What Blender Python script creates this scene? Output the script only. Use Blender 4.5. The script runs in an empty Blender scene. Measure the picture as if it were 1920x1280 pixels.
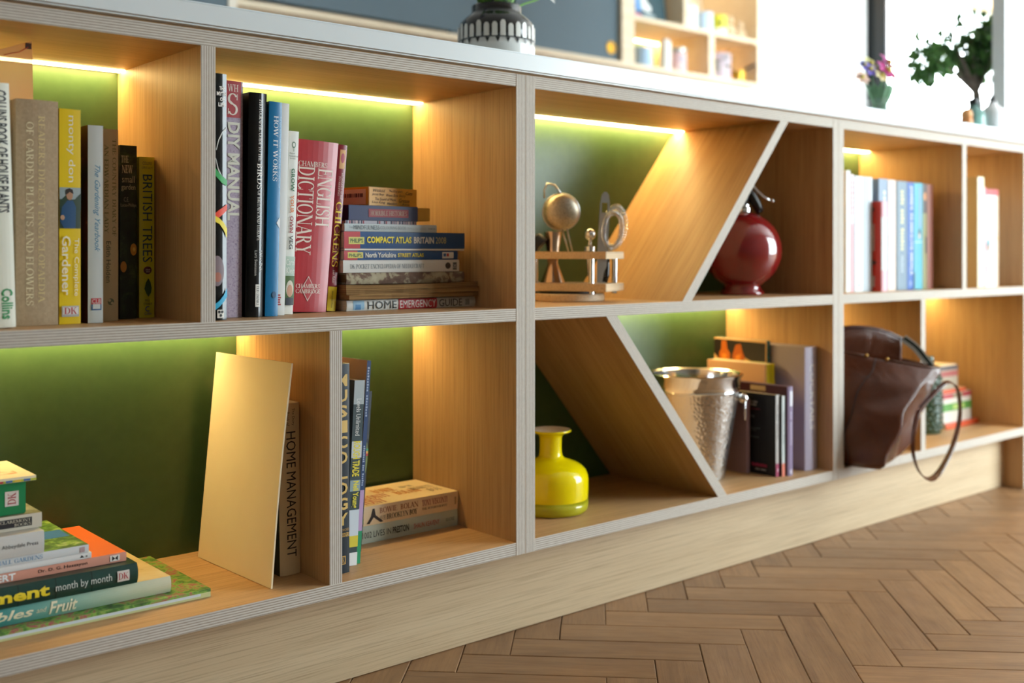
import bpy, bmesh, math, random
from mathutils import Vector, Matrix

random.seed(7)
SC = bpy.context.scene
COL = SC.collection
PI = math.pi

# ------------------------------------------------------------------ camera
cam_d = bpy.data.cameras.new('camera')
cam_d.sensor_width = 36.0
cam_d.lens = 38.38
cam_d.shift_y = -0.0865
cam_d.clip_start = 0.05
cam_d.dof.use_dof = True
cam_d.dof.focus_distance = 1.40
cam_d.dof.aperture_fstop = 3.2
cam = bpy.data.objects.new('camera', cam_d)
COL.objects.link(cam)
cam.location = (-1.0419, -1.1903, 0.564)
cam.rotation_euler = (PI/2, 0, -0.7065)
SC.camera = cam

# ------------------------------------------------------------------ world, daylight, exposure
DAY = 24.0
LED = 34.0
world = bpy.data.worlds.new('overcast_sky')
SC.world = world
world.use_nodes = True
bg = world.node_tree.nodes['Background']
bg.inputs[0].default_value = (0.86, 0.94, 1.0, 1)
bg.inputs[1].default_value = DAY
SC.view_settings.view_transform = 'Standard'
SC.view_settings.look = 'None'
SC.view_settings.gamma = 1.0
SC.view_settings.use_curve_mapping = False
SC.view_settings.exposure = 0.1
SC.cycles.use_denoising = True
SC.cycles.max_bounces = 10
SC.cycles.diffuse_bounces = 6
SC.cycles.glossy_bounces = 4
SC.cycles.transmission_bounces = 8
SC.cycles.transparent_max_bounces = 12
SC.cycles.caustics_reflective = False
SC.cycles.caustics_refractive = False
SC.cycles.sample_clamp_indirect = 4.0


def portal(name, loc, rot, sx, sy):
    d = bpy.data.lights.new(name, 'AREA')
    d.shape = 'RECTANGLE'
    d.size, d.size_y = sx, sy
    d.cycles.is_portal = True
    o = bpy.data.objects.new(name, d)
    COL.objects.link(o)
    o.location, o.rotation_euler = loc, rot


# portals only tell the renderer where the sky light enters the room's windows
portal('garden_doors_offscreen', (3.9, -2.52, 1.15), (PI/2, 0, 0), 3.2, 2.2)
portal('kitchen_window_portal', (5.70, 2.46, 1.53), (-PI/2, 0, 0), 1.56, 1.3)


# ------------------------------------------------------------------ materials
def lin(h):
    h = h.lstrip('#')
    out = []
    for i in (0, 2, 4):
        c = int(h[i:i+2], 16)/255
        out.append(c/12.92 if c <= 0.04045 else ((c+0.055)/1.055)**2.4)
    return (*out, 1)


_mats = {}


def M(hexc, rough=0.5, metal=0.0, spec=0.5, coat=0.0, trans=0.0, ior=1.5):
    key = (hexc, rough, metal, spec, coat, trans, ior)
    if key in _mats:
        return _mats[key]
    m = bpy.data.materials.new('colour_' + hexc.lstrip('#'))
    m.use_nodes = True
    b = m.node_tree.nodes['Principled BSDF']
    b.inputs['Base Color'].default_value = lin(hexc)
    b.inputs['Roughness'].default_value = rough
    b.inputs['Metallic'].default_value = metal
    b.inputs['Specular IOR Level'].default_value = spec
    b.inputs['Coat Weight'].default_value = coat
    b.inputs['Coat Roughness'].default_value = 0.08
    b.inputs['Transmission Weight'].default_value = trans
    b.inputs['IOR'].default_value = ior
    _mats[key] = m
    return m


class NT:
    """small helper around a node tree"""
    def __init__(s, name):
        s.m = bpy.data.materials.new(name)
        s.m.use_nodes = True
        s.t = s.m.node_tree
        s.b = s.t.nodes['Principled BSDF']

    def n(s, kind, **kw):
        nd = s.t.nodes.new(kind)
        for k, v in kw.items():
            if k in nd.inputs.keys():
                nd.inputs[k].default_value = v
            else:
                setattr(nd, k, v)
        return nd

    def l(s, a, b):
        s.t.links.new(a, b)

    def coords(s, kind='Object', scale=(1, 1, 1)):
        tc = s.n('ShaderNodeTexCoord')
        mp = s.n('ShaderNodeMapping')
        mp.inputs['Scale'].default_value = scale
        s.l(tc.outputs[kind], mp.inputs['Vector'])
        return mp.outputs['Vector']

    def noise(s, vec, scale, detail=4, rough=0.55, dist=0.0):
        nd = s.n('ShaderNodeTexNoise')
        nd.inputs['Scale'].default_value = scale
        nd.inputs['Detail'].default_value = detail
        nd.inputs['Roughness'].default_value = rough
        nd.inputs['Distortion'].default_value = dist
        if vec is not None:
            s.l(vec, nd.inputs['Vector'])
        return nd.outputs['Fac']

    def ramp(s, fac, stops, interp='LINEAR'):
        nd = s.n('ShaderNodeValToRGB')
        cr = nd.color_ramp
        cr.interpolation = interp
        while len(cr.elements) < len(stops):
            cr.elements.new(0.5)
        for e, (p, c) in zip(cr.elements, stops):
            e.position = p
            e.color = lin(c) if isinstance(c, str) else (*c, 1)
        s.l(fac, nd.inputs['Fac'])
        return nd.outputs['Color']

    def mix(s, fac, a, b, blend='MIX'):
        nd = s.n('ShaderNodeMix', data_type='RGBA', blend_type=blend)
        for sock, v in ((nd.inputs['Factor'], fac), (nd.inputs['A'], a), (nd.inputs['B'], b)):
            pass
        ins = [i for i in nd.inputs if i.type == 'RGBA']
        f = nd.inputs[0]
        if isinstance(fac, (int, float)):
            f.default_value = fac
        else:
            s.l(fac, f)
        for sock, v in zip(ins, (a, b)):
            if isinstance(v, str):
                sock.default_value = lin(v)
            elif isinstance(v, tuple):
                sock.default_value = (*v, 1)
            else:
                s.l(v, sock)
        return [o for o in nd.outputs if o.type == 'RGBA'][0]

    def bump(s, h, strength=0.1, dist=0.001):
        bp = s.n('ShaderNodeBump')
        bp.inputs['Strength'].default_value = strength
        bp.inputs['Distance'].default_value = dist
        s.l(h, bp.inputs['Height'])
        s.l(bp.outputs['Normal'], s.b.inputs['Normal'])

    def out(s, col, rough=0.5, spec=0.5):
        if col is not None:
            s.l(col, s.b.inputs['Base Color'])
        s.b.inputs['Roughness'].default_value = rough
        s.b.inputs['Specular IOR Level'].default_value = spec
        return s.m


def wood(name, dark, light, kind='UV', rough=0.45, big=(1.6, 22), fine=(6, 420), spec=0.35):
    k = NT(name)
    v1 = k.coords(kind, (big[0], big[1], big[1]))
    v2 = k.coords(kind, (fine[0], fine[1], fine[1]))
    a = k.noise(v1, 1.0, 5, 0.6, 0.6)
    b = k.noise(v2, 1.0, 3, 0.7)
    ca = k.ramp(a, [(0.3, dark), (0.7, light)])
    cb = k.ramp(b, [(0.32, (0.62, 0.58, 0.54)), (0.52, (1, 1, 1))])
    c = k.mix(0.75, ca, cb, 'MULTIPLY')
    k.bump(b, 0.12, 0.0006)
    return k.out(c, rough, spec)


OAK = wood('oak_veneer', '#c0986a', '#cfaa7c', big=(1.4, 34))
PLINTH = wood('pale_oak_veneer', '#c3ac8a', '#cfba99', big=(1.0, 40))
KWOOD = wood('birch_kitchen_ply', '#e2cfb0', '#ecdcc2', kind='Object')


def ply_edge():
    k = NT('plywood_edge')
    tc = k.n('ShaderNodeTexCoord')
    sep = k.n('ShaderNodeSeparateXYZ')
    k.l(tc.outputs['UV'], sep.inputs[0])
    v = k.coords('UV', (14, 1.6, 1))
    nz = k.noise(v, 3.0, 3)
    m1 = k.n('ShaderNodeMath', operation='MULTIPLY_ADD')
    k.l(sep.outputs['Y'], m1.inputs[0])
    m1.inputs[1].default_value = 6.0
    m1.inputs[2].default_value = 0.25
    m2 = k.n('ShaderNodeMath', operation='MULTIPLY_ADD')
    k.l(nz, m2.inputs[0])
    m2.inputs[1].default_value = 0.22
    k.l(m1.outputs[0], m2.inputs[2])
    fr = k.n('ShaderNodeMath', operation='FRACT')
    k.l(m2.outputs[0], fr.inputs[0])
    st = k.ramp(fr.outputs[0], [(0.0, '#d0cac0'), (0.42, '#d8d3ca'), (0.5, '#9d9083'), (0.72, '#958678'), (0.8, '#c3bbb0'), (1.0, '#d0cac0')])
    v2 = k.coords('UV', (5, 3.2, 1))
    n2 = k.noise(v2, 5.0, 4, 0.7)
    voids = k.ramp(n2, [(0.70, (1, 1, 1)), (0.78, (0.45, 0.40, 0.36))])
    c = k.mix(0.7, st, voids, 'MULTIPLY')
    v3 = k.coords('UV', (30, 1, 1))
    n3 = k.noise(v3, 4.0, 2)
    c = k.mix(0.35, c, k.ramp(n3, [(0.3, (0.75, 0.73, 0.7)), (0.7, (1, 1, 1))]), 'MULTIPLY')
    return k.out(c, 0.6, 0.25)


PLY = ply_edge()


def green_panel():
    k = NT('sage_green_laminate')
    v = k.coords('Object', (1, 1, 1))
    n = k.noise(v, 60, 3)
    c = k.ramp(n, [(0.3, '#3d5939'), (0.7, '#425e3d')])
    return k.out(c, 0.34, 0.4)


GREEN = green_panel()


def floor_wood():
    k = NT('aged_oak_parquet')
    info = k.n('ShaderNodeObjectInfo')
    tc = k.n('ShaderNodeTexCoord')
    add = k.n('ShaderNodeVectorMath', operation='ADD')
    rnd = k.n('ShaderNodeVectorMath', operation='SCALE')
    cmb = k.n('ShaderNodeCombineXYZ')
    for i in range(3):
        k.l(info.outputs['Random'], cmb.inputs[i])
    k.l(cmb.outputs[0], rnd.inputs[0])
    rnd.inputs['Scale'].default_value = 37.0
    k.l(tc.outputs['Object'], add.inputs[0])
    k.l(rnd.outputs[0], add.inputs[1])
    mp = k.n('ShaderNodeMapping')
    mp.inputs['Scale'].default_value = (3.5, 26, 26)
    k.l(add.outputs[0], mp.inputs['Vector'])
    a = k.noise(mp.outputs[0], 1.0, 4, 0.6, 1.4)
    mp2 = k.n('ShaderNodeMapping')
    mp2.inputs['Scale'].default_value = (14, 320, 320)
    k.l(add.outputs[0], mp2.inputs['Vector'])
    b = k.noise(mp2.outputs[0], 1.0, 4, 0.7)
    ca = k.ramp(a, [(0.25, '#83603e'), (0.5, '#946f4a'), (0.75, '#a37d56')])
    tone = k.ramp(info.outputs['Random'], [(0.0, (0.84, 0.82, 0.79)), (0.5, (0.97, 0.97, 0.97)), (1.0, (1.1, 1.09, 1.06))])
    c = k.mix(1.0, ca, tone, 'MULTIPLY')
    c = k.mix(0.6, c, k.ramp(b, [(0.3, (0.6, 0.56, 0.52)), (0.55, (1, 1, 1))]), 'MULTIPLY')
    g = k.coords('Object', (9, 9, 9))
    wr = k.noise(tc.outputs['Object'], 30, 4)
    rr = k.n('ShaderNodeMapRange')
    rr.inputs['To Min'].default_value = 0.34
    rr.inputs['To Max'].default_value = 0.55
    k.l(wr, rr.inputs['Value'])
    k.bump(b, 0.15, 0.0008)
    m = k.out(c, 0.42, 0.5)
    k.l(rr.outputs[0], k.b.inputs['Roughness'])
    return m


FLOOR = floor_wood()


def mottled(name, stops, scale=40, kind='Object', rough=0.5, detail=5, dist=0.5, mapping=(1, 1, 1)):
    k = NT(name)
    v = k.coords(kind, mapping)
    n = k.noise(v, scale, detail, 0.6, dist)
    return k.out(k.ramp(n, stops), rough)


def pages_mat(name, light, dark):
    k = NT(name)
    v = k.coords('Object', (1400, 6, 6))
    n = k.noise(v, 1.0, 2)
    return k.out(k.ramp(n, [(0.35, dark), (0.6, light)]), 0.75, 0.2)


PG = pages_mat('white_paper_edges', '#e6ddc8', '#c9bda3')
PGOLD = pages_mat('browned_paper_edges', '#a9875f', '#6f5233')
PGW = pages_mat('clean_paper_edges', '#efe9dc', '#d8cfbd')


def emit(name, col, strength):
    m = bpy.data.materials.new(name)
    m.use_nodes = True
    t = m.node_tree
    t.nodes.remove(t.nodes['Principled BSDF'])
    e = t.nodes.new('ShaderNodeEmission')
    e.inputs[0].default_value = (*col, 1)
    e.inputs[1].default_value = strength
    t.links.new(e.outputs[0], t.nodes['Material Output'].inputs[0])
    return m


LEDM = emit('warm_white_led', (1.0, 0.69, 0.27), LED)


def pane_mat():
    m = bpy.data.materials.new('window_glass')
    m.use_nodes = True
    t = m.node_tree
    t.nodes.remove(t.nodes['Principled BSDF'])
    tr = t.nodes.new('ShaderNodeBsdfTransparent')
    tr.inputs[0].default_value = (0.96, 0.98, 0.97, 1)
    gl = t.nodes.new('ShaderNodeBsdfGlossy')
    gl.inputs['Roughness'].default_value = 0.02
    mx = t.nodes.new('ShaderNodeMixShader')
    mx.inputs[0].default_value = 0.06
    t.links.new(tr.outputs[0], mx.inputs[1])
    t.links.new(gl.outputs[0], mx.inputs[2])
    t.links.new(mx.outputs[0], t.nodes['Material Output'].inputs[0])
    return m


PANE = pane_mat()


def glass_thin(name, col, refl):
    m = bpy.data.materials.new(name)
    m.use_nodes = True
    t = m.node_tree
    t.nodes.remove(t.nodes['Principled BSDF'])
    tr = t.nodes.new('ShaderNodeBsdfTransparent')
    tr.inputs[0].default_value = (*col, 1)
    gl = t.nodes.new('ShaderNodeBsdfGlossy')
    gl.inputs['Roughness'].default_value = 0.05
    mx = t.nodes.new('ShaderNodeMixShader')
    mx.inputs[0].default_value = refl
    t.links.new(tr.outputs[0], mx.inputs[1])
    t.links.new(gl.outputs[0], mx.inputs[2])
    t.links.new(mx.outputs[0], t.nodes['Material Output'].inputs[0])
    return m



def thin_film(name, hexc, alpha_mix):
    """translucent plastic sheet"""
    m = bpy.data.materials.new(name)
    m.use_nodes = True
    t = m.node_tree
    b = t.nodes['Principled BSDF']
    b.inputs['Base Color'].default_value = lin(hexc)
    b.inputs['Roughness'].default_value = 0.35
    tl = t.nodes.new('ShaderNodeBsdfTranslucent')
    tl.inputs[0].default_value = lin(hexc)
    tr = t.nodes.new('ShaderNodeBsdfTransparent')
    m1 = t.nodes.new('ShaderNodeMixShader')
    m1.inputs[0].default_value = 0.4
    m2 = t.nodes.new('ShaderNodeMixShader')
    m2.inputs[0].default_value = alpha_mix
    t.links.new(b.outputs[0], m1.inputs[1])
    t.links.new(tl.outputs[0], m1.inputs[2])
    t.links.new(m1.outputs[0], m2.inputs[1])
    t.links.new(tr.outputs[0], m2.inputs[2])
    t.links.new(m2.outputs[0], t.nodes['Material Output'].inputs[0])
    return m


# ------------------------------------------------------------------ mesh helpers
class MB:
    def __init__(s):
        s.v, s.f, s.m, s.uv = [], [], [], []

    def add(s, verts, faces, mat=0, uvs=None):
        o = len(s.v)
        s.v += [tuple(v) for v in verts]
        for i, f in enumerate(faces):
            s.f.append(tuple(o+j for j in f))
            s.m.append(mat if isinstance(mat, int) else mat[i])
            s.uv.append(uvs[i] if uvs else None)
        return s

    def box(s, x0, x1, y0, y1, z0, z1, mat=0):
        v = [(x0, y0, z0), (x1, y0, z0), (x1, y1, z0), (x0, y1, z0), (x0, y0, z1), (x1, y0, z1), (x1, y1, z1), (x0, y1, z1)]
        f = [(0, 3, 2, 1), (4, 5, 6, 7), (0, 1, 5, 4), (1, 2, 6, 5), (2, 3, 7, 6), (3, 0, 4, 7)]
        return s.add(v, f, mat)

    def lathe(s, prof, n=32, cx=0, cy=0, mat=0, wob=None, caps=(1, 1)):
        o = len(s.v)
        for (r, z) in prof:
            for i in range(n):
                a = 2*PI*i/n
                rr = r if wob is None else r*wob(a, z)
                s.v.append((cx+rr*math.cos(a), cy+rr*math.sin(a), z))
        for k in range(len(prof)-1):
            for i in range(n):
                j = (i+1) % n
                s.f.append((o+k*n+i, o+k*n+j, o+(k+1)*n+j, o+(k+1)*n+i))
                s.m.append(mat if isinstance(mat, int) else mat[k])
                s.uv.append(None)
        for k, rev in ((0, True), (len(prof)-1, False)):
            if prof[k][0] > 1e-5 and caps[0 if k == 0 else 1]:
                ids = [o+k*n+i for i in range(n)]
                s.f.append(tuple(ids[::-1] if rev else ids))
                s.m.append(mat if isinstance(mat, int) else mat[min(k, len(mat)-1)])
                s.uv.append(None)
        return s

    def tube(s, pts, rad, n=8, mat=0, cap=True):
        pts = [Vector(p) for p in pts]
        o = len(s.v)
        up = Vector((0, 0, 1))
        prev = None
        for i, p in enumerate(pts):
            t = (pts[min(i+1, len(pts)-1)]-pts[max(i-1, 0)]).normalized()
            if prev is None:
                a = up if abs(t.dot(up)) < 0.9 else Vector((1, 0, 0))
                u = (a - t*a.dot(t)).normalized()
            else:
                u = (prev - t*prev.dot(t)).normalized()
            prev = u
            w = t.cross(u)
            r = rad[i] if isinstance(rad, (list, tuple)) else rad
            for k in range(n):
                an = 2*PI*k/n
                s.v.append(tuple(p+u*(r*math.cos(an))+w*(r*math.sin(an))))
        for i in range(len(pts)-1):
            for k in range(n):
                j = (k+1) % n
                s.f.append((o+i*n+k, o+i*n+j, o+(i+1)*n+j, o+(i+1)*n+k))
                s.m.append(mat)
                s.uv.append(None)
        if cap:
            s.f.append(tuple(o+k for k in range(n))[::-1])
            s.f.append(tuple(o+(len(pts)-1)*n+k for k in range(n)))
            s.m += [mat, mat]
            s.uv += [None, None]
        return s

    def sphere(s, c, r, n=16, mat=0, sz=1.0):
        prof = []
        for i in range(n//2+1):
            a = -PI/2+PI*i/(n//2)
            prof.append((max(r*math.cos(a), 1e-6), c[2]+r*sz*math.sin(a)))
        return s.lathe(prof, n, c[0], c[1], mat)

    def build(s, name, mats, parent=None, smooth=False, bevel=0.0, loc=None, seg=2, auto=None):
        me = bpy.data.meshes.new(name)
        me.from_pydata(s.v, [], s.f)
        mats = mats if isinstance(mats, (list, tuple)) else [mats]
        for m in mats:
            me.materials.append(m)
        for p, mi in zip(me.polygons, s.m):
            p.material_index = mi
            p.use_smooth = smooth
        if any(u is not None for u in s.uv):
            lay = me.uv_layers.new(name='UVMap')
            for p, u in zip(me.polygons, s.uv):
                if u is None:
                    continue
                for li, c in zip(p.loop_indices, u):
                    lay.data[li].uv = c
        if bevel > 0:
            bm = bmesh.new()
            bm.from_mesh(me)
            bmesh.ops.remove_doubles(bm, verts=bm.verts, dist=1e-6)
            ed = [e for e in bm.edges if len(e.link_faces) == 2 and e.calc_face_angle(0) > 0.6]
            bmesh.ops.bevel(bm, geom=ed, offset=bevel, segments=seg, affect='EDGES', clamp_overlap=True, material=-1)
            bm.to_mesh(me)
            bm.free()
        if smooth and auto:
            me.set_sharp_from_angle(angle=auto)
        me.update()
        o = bpy.data.objects.new(name, me)
        COL.objects.link(o)
        if parent is not None:
            o.parent = parent
        if loc is not None:
            o.location = loc
        return o


def thing(name, label, cat, loc=(0, 0, 0), rot=(0, 0, 0), group=None):
    o = bpy.data.objects.new(name, None)
    o.empty_display_size = 0.02
    COL.objects.link(o)
    o.location, o.rotation_euler = loc, rot
    return tag(o, label, cat, group)


def tag(o, label, cat, group=None):
    o['label'], o['category'] = label, cat
    if group:
        o['group'] = group
    return o


def struct(o, label=None, cat=None):
    o['kind'] = 'structure'
    if label:
        o['label'] = label
    if cat:
        o['category'] = cat
    return o


def empty_struct(name, label, cat, loc=(0, 0, 0)):
    o = bpy.data.objects.new(name, None)
    COL.objects.link(o)
    o.location = loc
    return struct(o, label, cat)


# ------------------------------------------------------------------ room shell
WHITE = M('#e6e9ea', 0.7, spec=0.2)
SAND = M('#a7a39b', 0.8, spec=0.2)  # invented tone for unseen walls, kept darker to cut bounce light


def room():
    b = MB()
    # back wall with the kitchen window opening
    x0, x1, wy0, wy1 = -2.6, 7.0, 2.36, 2.50
    b.box(x0, 4.95, wy0, wy1, 0, 2.5)
    b.box(6.46, x1, wy0, wy1, 0, 2.5)
    b.box(4.95, 6.46, wy0, wy1, 0, 0.9)
    b.box(4.95, 6.46, wy0, wy1, 2.17, 2.5)
    struct(b.build('wall_back', WHITE), 'white kitchen wall behind the island with window opening', 'wall')
    b = MB().box(-2.74, -2.6, -2.54, 2.5, 0, 2.5)
    struct(b.build('wall_left', SAND), 'unseen wall in an invented warm grey at the far end behind the bookcase', 'wall')
    b = MB().box(-2.6, 2.3, -2.54, -2.4, 0, 2.5).box(5.5, 7.0, -2.54, -2.4, 0, 2.5).box(2.3, 5.5, -2.54, -2.4, 2.25, 2.5).box(2.3, 5.5, -2.54, -2.4, 0, 0.05)
    struct(b.build('wall_front', SAND), 'unseen wall in an invented warm grey facing the shelving with glazed garden doors', 'wall')
    b = MB().box(7.0, 7.14, -2.54, 2.5, 0, 2.5)
    struct(b.build('wall_right', WHITE), 'white end wall of the kitchen', 'wall')
    b = MB().box(-2.74, 7.14, -2.54, 2.5, 2.5, 2.6)
    struct(b.build('ceiling', M('#eef0f0', 0.8, spec=0.1)), 'flat white ceiling', 'ceiling')
    b = MB().box(1.965, 2.70, 0.225, 0.262, 0.853, 2.4995)
    struct(b.build('wall_nib', WHITE), 'white partition rising from the far end of the worktop', 'wall')
    # garden doors
    fr = M('#20292d', 0.4)
    w = empty_struct('door_1', 'dark framed glazed garden doors', 'glazed door', (3.9, -2.47, 0.05))
    f = MB()
    for x in (-1.6, -0.81, -0.0225, 0.765, 1.555):
        f.box(x, x+0.045, -0.03, 0.03, 0, 2.2)
    f.box(-1.6, 1.6, -0.03, 0.03, 0, 0.06).box(-1.6, 1.6, -0.03, 0.03, 2.14, 2.2)
    f.build('frame', fr, w)
    for x0, x1 in ((-1.555, -0.81), (-0.765, -0.0225), (0.0225, 0.765), (0.81, 1.555)):
        MB().box(x0, x1, -0.004, 0.004, 0.06, 2.14).build('pane', PANE, w)
    # kitchen window
    w = empty_struct('window_1', 'tall bright kitchen window with dark frame behind the bonsai', 'window', (4.95, 2.36, 0.9))
    MB().box(-0.21, -0.062, -0.05, -0.001, -0.04, 1.35).build('frame', M('#0b1215', 0.6, spec=0.2), w, bevel=0.004)
    MB().box(-0.04, -0.012, -0.03, -0.001, 0, 1.27).build('jamb', M('#c9ccd8', 0.5), w)
    MB().box(0.0, 0.03, 0.02, 0.08, 0, 1.27).build('frame', M('#243238', 0.45), w)
    MB().box(0.03, 1.51, 0.045, 0.053, 0.0, 1.27).build('pane', PANE, w)
    MB().box(0.0, 1.60, -0.16, -0.001, -0.035, -0.001).build('window_sill', WHITE, w)
    b = MB().box(4.7, 6.6, 1.95, 2.355, 2.2, 2.3)
    struct(b.build('trim_1', M('#c4996a', 0.6)), 'pale timber bulkhead above the kitchen window', 'trim')
    b = MB().box(4.7, 6.6, 2.33, 2.358, 2.17, 2.2)
    struct(b.build('trim_2', M('#cfdacb', 0.4)), 'pale green strip under the timber bulkhead', 'trim')


room()

# ------------------------------------------------------------------ herringbone floor
BW, BL = 0.0672, 0.2688
fl = MB().box(-2.74, 7.14, -2.54, 2.5, -0.06, -0.0125).build('floor', M('#3a2a1c', 0.8))
struct(fl, 'herringbone oak parquet floor with worn dark joints', 'floor')


def block_mesh(k):
    rnd = random.Random(k)
    g = 0.00045
    L, W, H, c = BL/2-g, BW/2-g, 0.0, 0.0011
    j = lambda: rnd.uniform(-0.00035, 0.00035)
    v = [(-L, -W, -0.012), (L, -W, -0.012), (L, W, -0.012), (-L, W, -0.012),
         (-L+j(), -W+j(), H-c), (L+j(), -W+j(), H-c), (L+j(), W+j(), H-c), (-L+j(), W+j(), H-c),
         (-L+c, -W+c, H), (L-c, -W+c, H), (L-c, W-c, H), (-L+c, W-c, H)]
    f = [(0, 3, 2, 1), (0, 1, 5, 4), (1, 2, 6, 5), (2, 3, 7, 6), (3, 0, 4, 7), (4, 5, 9, 8), (5, 6, 10, 9), (6, 7, 11, 10), (7, 4, 8, 11), (8, 9, 10, 11)]
    return v, f


BM = []
for k in range(6):
    v, f = block_mesh(k)
    me = bpy.data.meshes.new('floor_block')
    me.from_pydata(v, [], f)
    me.materials.append(FLOOR)
    BM.append(me)

OX, OY = -0.0507, -0.0240
EX, EY = Vector((1, -1))/math.sqrt(2), Vector((1, 1))/math.sqrt(2)
blocks = []
R = 46
for i in range(-R*2, R*2):
    for m in range(-8, 9):
        # block along EX in row i
        a = (i+8*m+2.0, i+0.5)
        # block along EY in column i
        b = (i+0.5, i-5+8*m)
        for (p, q), ang in ((a, -PI/4), (b, PI/4)):
            c = Vector((OX, OY)) + EX*(p*BW) + EY*(q*BW)
            if -2.45 < c.x < 6.85 and -2.25 < c.y < 2.2:
                d = (c.x-0.55)**2/1.6 + (c.y+0.2)**2/0.9
                vis = (-0.5 < c.x < 1.75 and -0.75 < c.y < 0.18)
                blocks.append((0 if vis else 1, d, c.x, c.y, ang))
blocks.sort()
rest = MB()
for n, (far, d, x, y, ang) in enumerate(blocks):
    rnd = random.Random(n)
    if n < 290 and not far:
        o = bpy.data.objects.new('floor_block', BM[n % 6])
        COL.objects.link(o)
        o.parent = fl
        o.location = (x, y, rnd.uniform(-0.0003, 0.0003))
        o.rotation_euler = (rnd.uniform(-0.002, 0.002), rnd.uniform(-0.0008, 0.0008), ang+rnd.uniform(-0.002, 0.002)+(PI if rnd.random() < 0.5 else 0))
    else:
        v, f = block_mesh(n % 6)
        ca, sa = math.cos(ang), math.sin(ang)
        rest.add([(x+ca*p[0]-sa*p[1], y+sa*p[0]+ca*p[1], p[2]) for p in v], f)
ro = rest.build('floor_blocks', FLOOR, fl)
ro['kind'] = 'stuff'

# ------------------------------------------------------------------ plywood bookcase
TK = 0.018
ZT0, ZT1 = 0.8035, 0.8215          # top board
ZM0, ZM1 = 0.4657, 0.4837          # middle shelf
ZB0, ZB1 = 0.1290, 0.1470          # bottom board
DB = 0.256


def panel(name, x0, x1, y0, y1, z0, z1, parent, mat=OAK, ply=True):
    """board with plywood front edge; grain runs along its longest side"""
    dims = {'x': x1-x0, 'y': y1-y0, 'z': z1-z0}
    thin = min(dims, key=dims.get)
    lg = 'z' if thin == 'x' else 'x'
    v = [(x0, y0, z0), (x1, y0, z0), (x1, y1, z0), (x0, y1, z0), (x0, y0, z1), (x1, y0, z1), (x1, y1, z1), (x0, y1, z1)]
    f = [(0, 3, 2, 1), (4, 5, 6, 7), (0, 1, 5, 4), (1, 2, 6, 5), (2, 3, 7, 6), (3, 0, 4, 7)]
    ox, oy = random.uniform(0, 9), random.uniform(0, 9)
    uvs, mats = [], []
    for i, fc in enumerate(f):
        front = (i == 2)
        mats.append(1 if (front and ply) else 0)
        u = []
        for k in fc:
            p = dict(zip('xyz', v[k]))
            if front and ply:
                lo = {'x': x0, 'y': y0, 'z': z0}[thin]
                u.append((p[lg]+ox, (p[thin]-lo)/dims[thin]))
            else:
                n = {0: 'z', 1: 'z', 2: 'y', 3: 'x', 4: 'y', 5: 'x'}[i]
                ax = [a for a in 'xyz' if a != n]
                g = lg if lg in ax else ax[0]
                o2 = [a for a in ax if a != g][0]
                u.append((p[g]+ox, p[o2]+oy))
        uvs.append(u)
    b = MB()
    b.add(v, f, mats, uvs)
    return b.build(name, [mat, PLY], parent)


def diagonal(name, xb, xt, z0, z1, parent):
    """slanting divider: xb/xt = left edge at its foot and head"""
    sl = (xt-xb)/(z1-z0)
    hw = TK*math.sqrt(1+sl*sl)
    y0, y1 = 0.0, DB
    q = [(xb, z0), (xb+hw, z0), (xt+hw, z1), (xt, z1)]
    L = math.hypot(xt-xb, z1-z0)
    v = [(x, y0, z) for x, z in q]+[(x, y1, z) for x, z in q]
    f = [(0, 1, 2, 3), (5, 4, 7, 6), (1, 5, 6, 2), (4, 0, 3, 7), (0, 4, 5, 1), (3, 2, 6, 7)]
    fu = [(0, 0), (0, 1), (L, 1), (L, 0)]
    sd = [(3, 0), (3, DB), (3+L, DB), (3+L, 0)]
    z4 = [(0, 0), (0, 0.02), (0.2, 0.02), (0.2, 0)]
    b = MB()
    b.add(v, f, [1, 1, 0, 0, 0, 0], [fu, fu, sd, [(3, DB), (3, 0), (3+L, 0), (3+L, DB)], z4, z4])
    return b.build(name, [OAK, PLY], parent)


def led(parent, x0, x1, z):
    MB().box(x0+0.001, x1-0.001, 0.2275, 0.2500, z-0.0012, z-0.0001).build('led_strip', LEDM, parent)


def unit(label, x0, floor_right=False):
    t = thing('bookcase_unit', label, 'bookcase', group='plywood bookcase units under the worktop')
    x1 = x0+0.8
    e = 0.0004
    panel('side_panel', x0+e, x0+TK, 0, DB+0.012, ZB0, ZT1, t)
    panel('side_panel', x1-TK, x1-e, 0, DB+0.012, 0.001 if floor_right else ZB0, ZT1, t)
    a, b = x0+TK, x1-TK
    panel('top_panel', a, b, 0.0004, DB, ZT0, ZT1, t)
    panel('middle_shelf', a, b, 0.0004, DB, ZM0, ZM1, t)
    panel('bottom_panel', a, b, 0.0004, DB, ZB0, ZB1, t)
    MB().box(a, b, DB, DB+0.012, ZB0, ZT1).build('back_panel', GREEN, t)
    return t, a, b


uA, a, b = unit('plywood bookcase unit full of gardening books and reference books', -0.8)
panel('divider', -0.4975, -0.4795, 0.0004, DB, ZM1, ZT0, uA)
panel('divider', -0.3265, -0.3085, 0.0004, DB, ZB1, ZM0, uA)
led(uA, a, -0.4975, ZT0)
led(uA, -0.4795, b, ZT0)
led(uA, a, -0.3265, ZM0)
led(uA, -0.3085, b, ZM0)

uB, a, b = unit('plywood bookcase unit with two slanting dividers and a yellow vase', 0.0)
diagonal('slanting_divider', 0.3440, 0.6145, ZM1, ZT0, uB)
diagonal('slanting_divider', 0.4370, 0.1655, ZB1, ZM0, uB)
led(uB, a, 0.6145, ZT0)
led(uB, 0.2, b, ZM0)

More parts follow.
